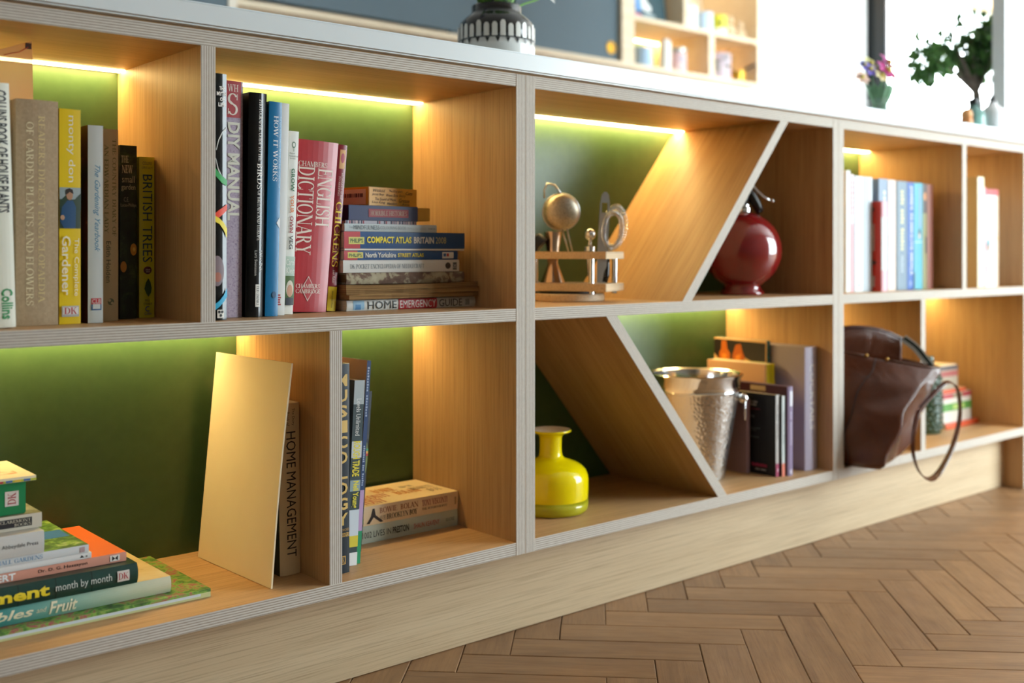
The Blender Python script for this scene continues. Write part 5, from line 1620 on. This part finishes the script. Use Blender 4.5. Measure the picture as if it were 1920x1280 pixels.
def band(pts, width, wdir, name, mat, parent, thick=0.002):
    b = MB()
    V, Fc = [], []
    pts = [Vector(p) for p in pts]
    for i, p in enumerate(pts):
        t = (pts[min(i+1, len(pts)-1)]-pts[max(i-1, 0)]).normalized()
        wd = wdir[i] if isinstance(wdir, list) else Vector(wdir)
        wd = (wd - t*wd.dot(t)).normalized()
        nn = t.cross(wd)
        for a, c in ((-1, -1), (1, -1), (1, 1), (-1, 1)):
            V.append(tuple(p+wd*(a*width/2)+nn*(c*thick/2)))
    for i in range(len(pts)-1):
        for k in range(4):
            j = (k+1) % 4
            Fc.append((4*i+k, 4*i+j, 4*i+4+j, 4*i+4+k))
    m = len(pts)-1
    Fc += [(3, 2, 1, 0), tuple(4*m+k for k in range(4))]
    b.add(V, Fc)
    return b.build(name, mat, parent, smooth=True, auto=0.8)


def cat_rom(ps, n=10):
    ps = [Vector(p) for p in ps]
    out = []
    for i in range(len(ps)-1):
        p0, p1, p2, p3 = ps[max(i-1, 0)], ps[i], ps[i+1], ps[min(i+2, len(ps)-1)]
        for k in range(n):
            t = k/n
            out.append(0.5*((2*p1)+(-p0+p2)*t+(2*p0-5*p1+4*p2-p3)*t*t+(-p0+3*p1-3*p2+p3)*t**3))
    out.append(ps[-1])
    return out


# inner rear flap standing up out of the mouth
fl_pts = [W(0.850, 0.090, 0.345), W(0.852, 0.085, 0.398), W(0.905, 0.050, 0.416), W(0.965, 0.015, 0.412), W(1.012, -0.012, 0.392), W(1.024, -0.020, 0.340)]
top = cat_rom(fl_pts[1:5], 8)
V, Fc = [], []
for i, p in enumerate(top):
    for k in range(4):
        V.append(tuple(Vector((p.x+0.012*k/3, p.y+0.010*k/3, p.z-(p.z-(0.33-Z2))*k/3))))
m = len(top)
for i in range(m-1):
    for k in range(3):
        Fc.append((4*i+k, 4*i+k+1, 4*i+5+k, 4*i+4+k))
fb = MB()
fb.add(V, Fc)
fo = fb.build('inner_flap', LEATHER, bag, smooth=True)
md = fo.modifiers.new('thickness', 'SOLIDIFY')
md.thickness = 0.004
MB().tube([tuple(p+Vector((-0.002, -0.003, -0.004))) for p in top], 0.0016, 8).build('flap_piping', M('#3c2018', 0.35), bag, smooth=True)
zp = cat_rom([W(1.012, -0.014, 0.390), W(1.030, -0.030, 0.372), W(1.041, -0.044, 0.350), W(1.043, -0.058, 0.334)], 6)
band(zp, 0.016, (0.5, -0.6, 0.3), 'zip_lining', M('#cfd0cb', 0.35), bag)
band([p+Vector((-0.003, -0.0035, 0.001)) for p in zp], 0.006, (0.5, -0.6, 0.3), 'zip_gap_shade', M('#15251d', 0.6), bag, 0.0015)  # dark strip standing in for the shade inside the zip opening
# brass zip teeth and mouth binding on the front edge
mouth = [Vector(v) for v in V[:0]]
front_edge = [RV[-1][i] for i in range(NS+1)]
half = NS//2
MB().tube([tuple(p+Vector((0, 0, 0.001))) for p in front_edge[:half]], 0.0017, 8).build('mouth_piping', M('#59382a', 0.3), bag, smooth=True)
MB().tube([tuple(p+Vector((0, 0, 0.001))) for p in front_edge[half+1:]], 0.0017, 8).build('mouth_piping', M('#59382a', 0.3), bag, smooth=True)
BRASS = M('#b08a4a', 0.28, 1.0)
for p in (front_edge[half-1], front_edge[half+1]):
    MB().sphere(tuple(p+Vector((0, -0.001, 0.002))), 0.0035, 10).build('zip_end', BRASS, bag, smooth=True)
# front seam
seam = []
for ri in range(2, len(rows)):
    p = Vector(rows[ri][half])
    w_ = (0.0052*math.sin(p.x*70+p.z*38+p.y*30)*math.sin(p.z*26+p.y*48+0.7)+0.0045*math.sin(p.z*75+p.y*40)*max(0, 1-p.z/0.12))*(1 if ri < len(rows)-1 else 0)
    d = (RV[-1][NS]-RV[-1][0])
    nn = Vector((d.y, -d.x, 0)).normalized()
    seam.append(tuple(p+Vector((w_, -w_*0.7, 0))+nn*0.0004))
MB().tube(seam, 0.0010, 6).build('front_seam', M('#2b1610', 0.5), bag, smooth=True)
# shoulder strap looping out over the shelf edge
strap = cat_rom([W(0.925, -0.100, 0.266), W(0.962, -0.112, 0.296), W(1.000, -0.116, 0.310), W(1.045, -0.112, 0.292), W(1.066, -0.106, 0.236), W(1.042, -0.104, 0.180), W(0.990, -0.106, 0.138), W(0.942, -0.110, 0.127), W(0.905, -0.108, 0.146), W(0.890, -0.104, 0.184), W(0.900, -0.101, 0.230), W(0.921, -0.0995, 0.262)], 8)
band(strap, 0.015, (0.55, 0.62, 0.12), 'shoulder_strap', LEATHER, bag, 0.0026)
for p in (W(0.952, -0.108, 0.286), W(0.918, -0.103, 0.256)):
    MB().sphere(tuple(p), 0.0030, 10).build('strap_stud', BRASS, bag, smooth=True)

# ------------------------------------------------------------------ on the worktop
ZW = 0.8523


def leafmat(name, hexc):
    m = bpy.data.materials.new(name)
    m.use_nodes = True
    t = m.node_tree
    b = t.nodes['Principled BSDF']
    b.inputs['Base Color'].default_value = lin(hexc)
    b.inputs['Roughness'].default_value = 0.4
    tl = t.nodes.new('ShaderNodeBsdfTranslucent')
    tl.inputs[0].default_value = lin(hexc)
    mx = t.nodes.new('ShaderNodeMixShader')
    mx.inputs[0].default_value = 0.45
    t.links.new(b.outputs[0], mx.inputs[1])
    t.links.new(tl.outputs[0], mx.inputs[2])
    t.links.new(mx.outputs[0], t.nodes['Material Output'].inputs[0])
    return m


def leaf(b, base, d, up, L, w, bend=0.3, mat=0):
    d, up = Vector(d).normalized(), Vector(up)
    side = d.cross(up).normalized()
    nrm = side.cross(d).normalized()
    n = 4
    V = []
    for i in range(n+1):
        u = i/n
        c = Vector(base)+d*(L*u)-nrm*(bend*L*u*u)
        ww = w*math.sin(PI*min(u*0.92+0.06, 1))
        V += [tuple(c-side*ww/2), tuple(c+nrm*(ww*-0.12)), tuple(c+side*ww/2)]
    Fc = []
    for i in range(n):
        Fc += [(3*i, 3*i+1, 3*i+4, 3*i+3), (3*i+1, 3*i+2, 3*i+5, 3*i+4)]
    b.add(V, Fc, mat)


vx, vy = 0.1520, 0.2500
va = thing('painted_vase', 'black and white striped ceramic vase full of cut flowers on the worktop', 'vase', (vx, vy, ZW))
MB().lathe([(0.050, 0.0), (0.060, 0.002), (0.0640, 0.012), (0.0660, 0.034), (0.0660, 0.060), (0.0655, 0.0695)], 56).build('white_base', M('#dcdfdd', 0.22, coat=0.4), va, smooth=True)
MB().lathe([(0.0655, 0.0697), (0.0660, 0.080), (0.0650, 0.094), (0.0610, 0.1040), (0.0520, 0.1130), (0.0440, 0.1185), (0.0425, 0.123), (0.0430, 0.131), (0.0415, 0.1335), (0.0385, 0.131), (0.038, 0.10), (1e-5, 0.08)], 56).build('black_top', M('#0f1214', 0.18, coat=0.5), va, smooth=True)
for i in range(30):
    an = 2*PI*i/30
    st_ = MB()
    hh = 0.024+0.003*math.sin(i*2.3)
    for k in range(4):
        u0, u1 = -0.5+k/4, -0.5+(k+1)/4
        w = 0.0092/0.066
        r = 0.0664
        st_.add([(r*math.cos(an+u0*w), r*math.sin(an+u0*w), 0.0715), (r*math.cos(an+u1*w), r*math.sin(an+u1*w), 0.0715), (r*math.cos(an+u1*w)*0.997, r*math.sin(an+u1*w)*0.997, 0.0715+hh*(1-(u1*1.3)**4)), (r*math.cos(an+u0*w)*0.997, r*math.sin(an+u0*w)*0.997, 0.0715+hh*(1-(u0*1.3)**4))], [(0, 1, 2, 3)])
    st_.build('painted_stripe', M('#d9d8d2', 0.3, coat=0.4), va)
for i in range(24):
    an = 2*PI*(i+0.5)/24
    r = 0.0667
    w = 0.0075/0.066
    MB().add([(r*math.cos(an-w/2), r*math.sin(an-w/2), 0.0690), (r*math.cos(an), r*math.sin(an), 0.0605), (r*math.cos(an+w/2), r*math.sin(an+w/2), 0.0690)], [(0, 1, 2)]).build('painted_point', M('#15191a', 0.3), va)
GRN = [M('#3f7a2c', 0.45), M('#6aa33c', 0.45), M('#2c5a26', 0.45)]


def petal_flower(t, c, r, n, col, mid, nm='flower', tilt=(0, -0.3, 1)):
    b = MB()
    ax = Vector(tilt).normalized()
    a0 = ax.orthogonal().normalized()
    a1 = ax.cross(a0)
    for i in range(n):
        an = 2*PI*i/n
        d = a0*math.cos(an)+a1*math.sin(an)
        leaf(b, c, d+ax*0.25, ax, r, r*0.62, 0.25)
    o = b.build(nm, M(col, 0.5), t, smooth=True)
    MB().sphere(tuple(Vector(c)+ax*r*0.12), r*0.24, 10).build('flower_centre', M(mid, 0.6), o, smooth=True)
    return o


cutf = [((-0.075, -0.005, 0.172), 0.017, 6, '#8f7fc9', '#c9bf6a'), ((-0.045, 0.012, 0.178), 0.016, 6, '#6c5fb8', '#d8cf80'), ((0.105, -0.004, 0.172), 0.030, 6, '#eef0ee', '#e3d36a'), ((0.012, -0.010, 0.172), 0.022, 10, '#7a1f33', '#4a1420'), ((0.055, 0.03, 0.21), 0.026, 7, '#f0efe9', '#e0cf62'), ((-0.02, 0.02, 0.225), 0.026, 8, '#c94f86', '#e8cf70')]
bq = MB()
for c, r, n, col, mid in cutf:
    bq.tube(cat_rom([(c[0]*0.18, c[1]*0.2, 0.085), (c[0]*0.4, c[1]*0.4, 0.135), (c[0]*0.9, c[1]*0.9, c[2]-0.012), c], 5), 0.0017, 6)
for i in range(12):
    an = i*2.4
    bq.tube([(0.012*math.cos(an), 0.012*math.sin(an), 0.085), (0.026*math.cos(an), 0.026*math.sin(an), 0.132), (0.05*math.cos(an), 0.05*math.sin(an), 0.205)], 0.0018, 6)
bq.build('stems', GRN[1], va, smooth=True)
for c, r, n, col, mid in cutf:
    petal_flower(va, c, r, n, col, mid, tilt=(c[0]*2, -0.5, 0.6))
for i in range(16):
    an = i*2.39
    lb = MB()
    leaf(lb, (0.024*math.cos(an), 0.024*math.sin(an), 0.125), (0.55*math.cos(an), 0.55*math.sin(an), 1.0), (math.cos(an), math.sin(an), 0.2), 0.085, 0.021, 0.35)
    lb.build('leaf', GRN[i % 3], va, smooth=True)

# small glass of garden flowers
gv = thing('flower_glass', 'small clear glass holding magenta and violet garden flowers on the worktop', 'flower vase', (1.2000, 0.1500, ZW))
MB().lathe([(0.022, 0.0), (0.026, 0.002), (0.028, 0.060), (0.0265, 0.060), (0.0245, 0.006), (1e-5, 0.006)], 32).build('glass', glass_thin('clear_glass', (0.93, 0.97, 0.96), 0.12), gv, smooth=True)
fs = [((-0.028, 0, 0.098), 0.016, '#6a55b8'), ((0.003, -0.01, 0.098), 0.022, '#b8267f'), ((0.022, 0.0, 0.122), 0.020, '#a8327f'), ((-0.008, 0.012, 0.118), 0.016, '#c9c98a'), ((0.038, 0.004, 0.094), 0.016, '#e2b79c'), ((-0.016, -0.012, 0.082), 0.014, '#e8dba8'), ((0.012, -0.014, 0.084), 0.013, '#dcc6cf'), ((-0.05, 0.0, 0.075), 0.014, '#e3c0b0'), ((0.030, 0.012, 0.108), 0.016, '#8a4a9c'), ((-0.034, 0.006, 0.108), 0.011, '#3c4a8a')]
fs = [((c[0]*1.5, c[1]*1.5, 0.03+c[2]*0.95), r*1.45, col) for c, r, col in fs]
sb = MB()
for c, r, col in fs:
    sb.tube([(c[0]*0.15, c[1]*0.15, 0.008), (c[0]*0.5, c[1]*0.5, 0.06), c], 0.0012, 5)
for i in range(18):
    an = i*2.4
    leaf(sb, (0.012*math.cos(an), 0.012*math.sin(an), 0.045), (math.cos(an), math.sin(an), 1.3), (math.cos(an), math.sin(an), -0.5), 0.05, 0.014, 0.3)
sb.build('stems_and_leaves', M('#6d9a74', 0.5), gv, smooth=True)
for c, r, col in fs:
    petal_flower(gv, c, r, 7, col, '#d8c96a', tilt=(c[0]*4, -0.7, 0.5))

# glass jar, white bottle, carafe stopper
gj = thing('glass_jar', 'teal glass jar with black stopper beside the white bottle', 'jar', (1.6350, 0.1500, ZW))
MB().lathe([(0.026, 0), (0.030, 0.002), (0.030, 0.058), (0.024, 0.070), (0.012, 0.078), (0.011, 0.086)], 32).build('jar_body', M('#7fb0a8', 0.1, trans=0.6, ior=1.45), gj, smooth=True)
MB().lathe([(0.0125, 0.0862), (0.0125, 0.098), (0.010, 0.1)], 16).build('stopper', M('#1a1c1e', 0.4), gj, smooth=True, auto=0.6)
wb = thing('white_bottle', 'white ceramic oil bottle with black pourer on the worktop', 'bottle', (1.7150, 0.1400, ZW))
MB().lathe([(0.026, 0), (0.030, 0.002), (0.030, 0.070), (0.026, 0.080), (0.012, 0.090), (0.010, 0.098)], 32).build('bottle_body', M('#e3e4e6', 0.3), wb, smooth=True)
MB().tube([(0, 0, 0.0982), (0, 0, 0.108), (0.004, 0, 0.116)], [0.009, 0.007, 0.004], 12).build('pourer', M('#191b1d', 0.4), wb, smooth=True)
pp = thing('pepper_mill', 'small orange pepper mill next to the teal jar', 'pepper mill', (1.5700, 0.1350, ZW))
MB().lathe([(0.014, 0), (0.0155, 0.002), (0.012, 0.02), (0.0145, 0.038), (0.013, 0.046)], 24).build('mill_base', M('#cf8a52', 0.4), pp, smooth=True)
MB().lathe([(0.0125, 0.0464), (0.0145, 0.054), (0.011, 0.064), (0.004, 0.068)], 24).build('mill_head', M('#d99a60', 0.4), pp, smooth=True)

# bonsai style tree
tx, ty = 2.0300, 0.3400
tr = thing('bonsai_tree', 'bushy bonsai tree with forked trunk in a grey pot on the worktop', 'potted tree', (tx, ty, ZW))
MB().lathe([(0.040, 0.0), (0.046, 0.003), (0.052, 0.085), (0.054, 0.092), (0.049, 0.092), (0.046, 0.080), (1e-5, 0.080)], 32).build('pot', M('#9a9c9a', 0.5), tr, smooth=True, auto=0.7)
BARK = mottled('grey_bark', [(0.35, '#5d5248'), (0.65, '#83766a')], 60, rough=0.85)
tb_ = MB()
fork = (0.0, 0, 0.175)
tb_.tube(cat_rom([(0.004, 0, 0.080), (0.006, 0, 0.13), fork], 5), [0.0135]*4+[0.0125]*4+[0.012]*3, 10)
ends = [(-0.17, 0.04, 0.262), (-0.11, 0.06, 0.305), (-0.03, 0.0, 0.335), (0.035, 0.0, 0.330), (0.075, 0.03, 0.300), (0.03, -0.04, 0.300), (-0.12, 0.0, 0.300)]
for e_ in ends:
    md_ = (e_[0]*0.5+(0.012 if e_[0] > 0 else -0.008), e_[1]*0.4, 0.175+(e_[2]-0.175)*0.55)
    pts = cat_rom([fork, md_, e_], 5)
    tb_.tube(pts, [0.0085-0.0065*i/(len(pts)-1) for i in range(len(pts))], 8)
tb_.build('trunk', BARK, tr, smooth=True)
fo = MB()
rnd = random.Random(11)
cl = [(-0.150, 0.0, 0.262, 0.062), (-0.105, 0.01, 0.300, 0.066), (-0.055, 0.0, 0.305, 0.07), (-0.02, 0.0, 0.345, 0.062), (0.040, 0.0, 0.355, 0.062), (0.085, 0.01, 0.325, 0.06), (0.065, 0.0, 0.285, 0.05), (-0.175, 0, 0.235, 0.045), (0.0, 0.02, 0.275, 0.045), (0.095, 0.0, 0.37, 0.045)]
cl = [(cx*1.15, cy+(0.05 if cx < -0.04 else 0.0), cz, cr*1.12) for cx, cy, cz, cr in cl]
for cx, cy, cz, cr in cl:
    for i in range(120):
        d = Vector((rnd.gauss(0, 1), rnd.gauss(0, 1), rnd.gauss(0, 0.8))).normalized()
        p = Vector((cx, cy, cz))+d*cr*rnd.uniform(0.35, 1.0)
        dd = (d+Vector((0, 0, -0.35))+Vector((rnd.uniform(-.5, .5), rnd.uniform(-.5, .5), rnd.uniform(-.5, .5))))
        leaf(fo, tuple(p), dd, (rnd.uniform(-.3, .3), rnd.uniform(-.3, .3), 1), rnd.uniform(0.022, 0.034), rnd.uniform(0.013, 0.019), 0.3, rnd.choice((0, 0, 1, 2)))
fo.build('foliage', [leafmat('mid_leaf', '#547a44'), leafmat('light_leaf', '#6f9a54'), leafmat('dark_leaf', '#3f6338')], tr, smooth=True)['kind'] = 'stuff'

# ------------------------------------------------------------------ kitchen wall behind
BLUE = M('#52646e', 0.5, spec=0.3)
kc = thing('wall_cabinet', 'birch ply wall cabinet with grey blue sliding doors and open cubbies', 'wall cabinet', (0.54, 2.0, 1.35))
D2 = 0.355


def kp(name, x0, x1, y0, y1, z0, z1, mat=KWOOD):
    return MB().box(x0-0.54, x1-0.54, y0-2.0, y1-2.0, z0-1.35, z1-1.35).build(name, mat, kc)


kp('bottom_board', 0.54, 3.235, 2.0, 2.0+D2, 1.350, 1.369)
kp('top_board', 0.54, 3.235, 2.0, 2.0+D2, 2.15, 2.168)
kp('back_board', 0.54, 3.235, 2.335, 2.35, 1.37, 2.15)
kp('upright', 0.540, 0.558, 2.001, 2.334, 1.3692, 2.1498)
kp('upright', 2.291, 2.366, 2.001, 2.334, 1.3692, 2.1498)
kp('upright', 3.217, 3.235, 2.001, 2.334, 1.3692, 2.1498)
kp('cubby_shelf', 2.3662, 3.2168, 2.001, 2.334, 1.556, 1.574)
kp('cubby_divider', 2.859, 2.897, 2.001, 2.334, 1.3692, 1.5558)
kp('cubby_divider', 2.686, 2.724, 2.001, 2.334, 1.5742, 2.1498)
kp('sliding_door', 0.559, 1.425, 2.002, 2.018, 1.380, 2.145, BLUE)
d2_ = kp('sliding_door', 1.400, 2.290, 2.024, 2.040, 1.3740, 2.145, BLUE)
MB().lathe([(0.0265, 0), (0.0265, 0.004), (0.021, 0.004), (0.018, 0.001), (1e-5, 0.001)], 28).build('finger_pull', M('#c9993f', 0.3, 1.0), d2_, smooth=True, auto=0.6, loc=(2.246-0.54, 0.0238, 1.424-1.35)).rotation_euler = (PI/2, 0, 0)
for x0, x1, z in ((2.37, 2.855, 1.5555), (2.90, 3.213, 1.5555), (2.73, 3.213, 2.149)):
    MB().box(x0-0.54, x1-0.54, 0.30, 0.318, z-1.35-0.002, z-1.35-0.0003).build('led_strip' if z < 2 else 'led_strip_offscreen', LEDM, kc)
MB().box(1.17-0.54, 1.62-0.54, 0.07, 0.33, -0.03, -0.0005).build('extractor_hood', M('#8f979b', 0.4), kc)

tc_ = thing('tall_cabinet', 'tall grey blue cabinet with pale ply edge beyond the island', 'tall cabinet', (-0.6, 2.0, 0.0))
MB().box(0, 1.108, 0.02, 0.355, 0.001, 2.2).build('carcass', KWOOD, tc_)
MB().box(0.004, 0.55, 0.0, 0.0195, 0.1, 2.19).build('cabinet_door', BLUE, tc_)
MB().box(0.554, 1.106, 0.0, 0.0195, 0.1, 2.19).build('cabinet_door', BLUE, tc_)
MB().box(1.1085, 1.137, -0.002, 0.355, 0.001, 2.2).build('end_panel', M('#e6dccb', 0.5), tc_)

gK = 'mugs and pots in the kitchen cubbies'


def pot(label, cat, x, z, prof, mat, y=2.11, name='mug', handle=False, extra=None):
    t = thing(name, label, cat, (x, y, z+0.0003), group=gK)
    MB().lathe(prof, 28).build('body', mat, t, smooth=True, auto=0.8)
    if handle:
        r = prof[1][0]
        hm = prof[-1][1]
        MB().tube([(r*0.97, 0, hm*0.8), (r*1.45, 0, hm*0.75), (r*1.5, 0, hm*0.4), (r*0.97, 0, hm*0.22)], 0.005, 8).build('handle', mat, t, smooth=True)
    if extra:
        extra(t)
    return t


def cyl(r, h, lip=0.004):
    return [(r*0.9, 0), (r, 0.003), (r, h), (r-lip, h), (r-lip-0.001, 0.01), (1e-5, 0.01)]


zl, zu = 1.369, 1.574
pot('pale blue mug in the lower cubby', 'mug', 2.475, zl, cyl(0.046, 0.085), M('#9fbcd6', 0.35), y=2.06, handle=True)
pot('lime green tin standing behind the pale blue mug', 'tin', 2.560, zl, cyl(0.056, 0.135), mottled('lime_tin', [(0.4, '#cfd08a'), (0.55, '#a9bb5a'), (0.65, '#6f9a3a')], 22), y=2.20, name='tin')
pot('slim white canister in the lower cubby', 'canister', 2.640, zl, [(0.022, 0), (0.026, 0.002), (0.026, 0.125), (0.020, 0.142), (0.012, 0.150)], M('#eef0ee', 0.35), y=2.07, name='canister')
pot('patterned jar with grey lid in the lower cubby', 'jar', 2.735, zl, [(0.036, 0), (0.040, 0.003), (0.040, 0.094), (0.036, 0.1)], mottled('pink_pattern', [(0.4, '#e3d2cf'), (0.55, '#d9a9b0'), (0.65, '#9fb8c9')], 30), y=2.08, name='jar',
    extra=lambda t: MB().lathe([(0.041, 0.1002), (0.042, 0.104), (0.042, 0.116), (0.03, 0.119)], 28).build('lid', M('#a9b0a9', 0.35, 0.6), t, smooth=True, auto=0.6))


def trail(t):
    b = MB()
    rnd = random.Random(2)
    for i in range(34):
        an = rnd.uniform(0, 2*PI)
        leaf(b, (0.05*math.cos(an), 0.05*math.sin(an), 0.125-rnd.random()*0.10*(1 if math.sin(an) < 0 else 0)), (math.cos(an), math.sin(an)-0.2, rnd.uniform(-0.8, 0.7)), (0, 0, 1), 0.035, 0.02, 0.4)
    b.build('foliage', M('#4f7048', 0.5), t, smooth=True)


pot('greyish pink planter with trailing plant', 'planter', 3.020, zl, cyl(0.060, 0.125), mottled('marbled_pink', [(0.4, '#c9bac2'), (0.6, '#b3a3b0'), (0.7, '#8a8a88')], 20), y=2.08, name='planter', extra=trail)
pot('small brass pan with black handle', 'pan', 3.145, zl, cyl(0.034, 0.055), M('#d0a23a', 0.3, 0.7), y=2.06, name='saucepan',
    extra=lambda t: MB().tube([(0.033, 0, 0.045), (0.058, 0.0, 0.075), (0.064, -0.05, 0.09)], 0.006, 8).build('handle', M('#2b2522', 0.5), t, smooth=True))
pot('white soap bottle with black pump', 'bottle', 2.790, zu, [(0.036, 0), (0.038, 0.003), (0.038, 0.105), (0.02, 0.118), (0.012, 0.122)], M('#eceae6', 0.35), y=2.06, name='soap_bottle',
    extra=lambda t: MB().tube([(0, 0, 0.1225), (0, 0, 0.14), (-0.03, -0.01, 0.142)], 0.006, 8).build('pump', M('#1c1c1c', 0.5), t, smooth=True))
pot('powder blue mug on the upper cubby shelf', 'mug', 2.895, zu, cyl(0.041, 0.092), M('#b9cfe2', 0.35), y=2.06, handle=True)
pot('yellow mug with white foot and dark spot', 'mug', 2.995, zu, cyl(0.040, 0.092), M('#e0d43a', 0.35), y=2.06,
    extra=lambda t: (MB().lathe([(0.0405, 0.002), (0.0407, 0.03)], 28).build('white_foot', M('#eceae4', 0.4), t, smooth=True), MB().sphere((-0.022, -0.034, 0.056), 0.010, 10).build('dark_spot', M('#2a2c30', 0.5), t, smooth=True)))


def figurine(label, x, h):
    t = thing('figurine', label, 'figurine', (x, 2.07, zu+0.0003), group='figurines in the cubby')
    m = M('#cbb493', 0.7)
    MB().sphere((0, 0, 0.034*h), 0.030*h, 16, sz=1.12).build('body', m, t, smooth=True)
    MB().sphere((0, -0.004, 0.083*h), 0.021*h, 16).build('head', m, t, smooth=True)
    for s in (-1, 1):
        MB().sphere((s*0.016*h, -0.002, 0.101*h), 0.008*h, 10).build('ear', m, t, smooth=True)
        MB().sphere((s*0.026*h, -0.012, 0.048*h), 0.011*h, 10, sz=1.4).build('arm', m, t, smooth=True)
        MB().sphere((s*0.018*h, -0.024, 0.014*h), 0.013*h, 10).build('foot', m, t, smooth=True)


figurine('taller beige toy bear figurine beside the yellow mug', 3.085, 1.02)
figurine('shorter beige toy bear figurine at the cubby end', 3.165, 0.86)

pc = thing('picture_board', 'dark teal picture board with white and blue shapes leaning in the cubby', 'picture', (2.385, 2.08, zu+0.0005), (math.radians(-6), 0, 0))
MB().box(0, 0.275, 0, 0.006, 0, 0.34).build('board', M('#2f4c55', 0.5), pc)
for pts, c in (([(0.02, 0.04), (0.075, 0.04), (0.06, 0.12), (0.03, 0.16)], '#e3e8ee'), ([(0.08, 0.05), (0.115, 0.05), (0.12, 0.17), (0.07, 0.17)], '#6a9ad6'), ([(0.12, 0.06), (0.175, 0.05), (0.18, 0.075), (0.15, 0.1), (0.14, 0.17), (0.115, 0.16)], '#e8ecec'), ([(0.02, 0.015), (0.11, 0.015), (0.11, 0.035), (0.02, 0.035)], '#e58fa8'), ([(0.125, 0.03), (0.2, 0.03), (0.2, 0.042), (0.125, 0.042)], '#a9b8bb')):
    MB().add([(x, -0.0005, z) for x, z in pts], [tuple(range(len(pts)))]).build('printed_shape', M(c, 0.5), pc)
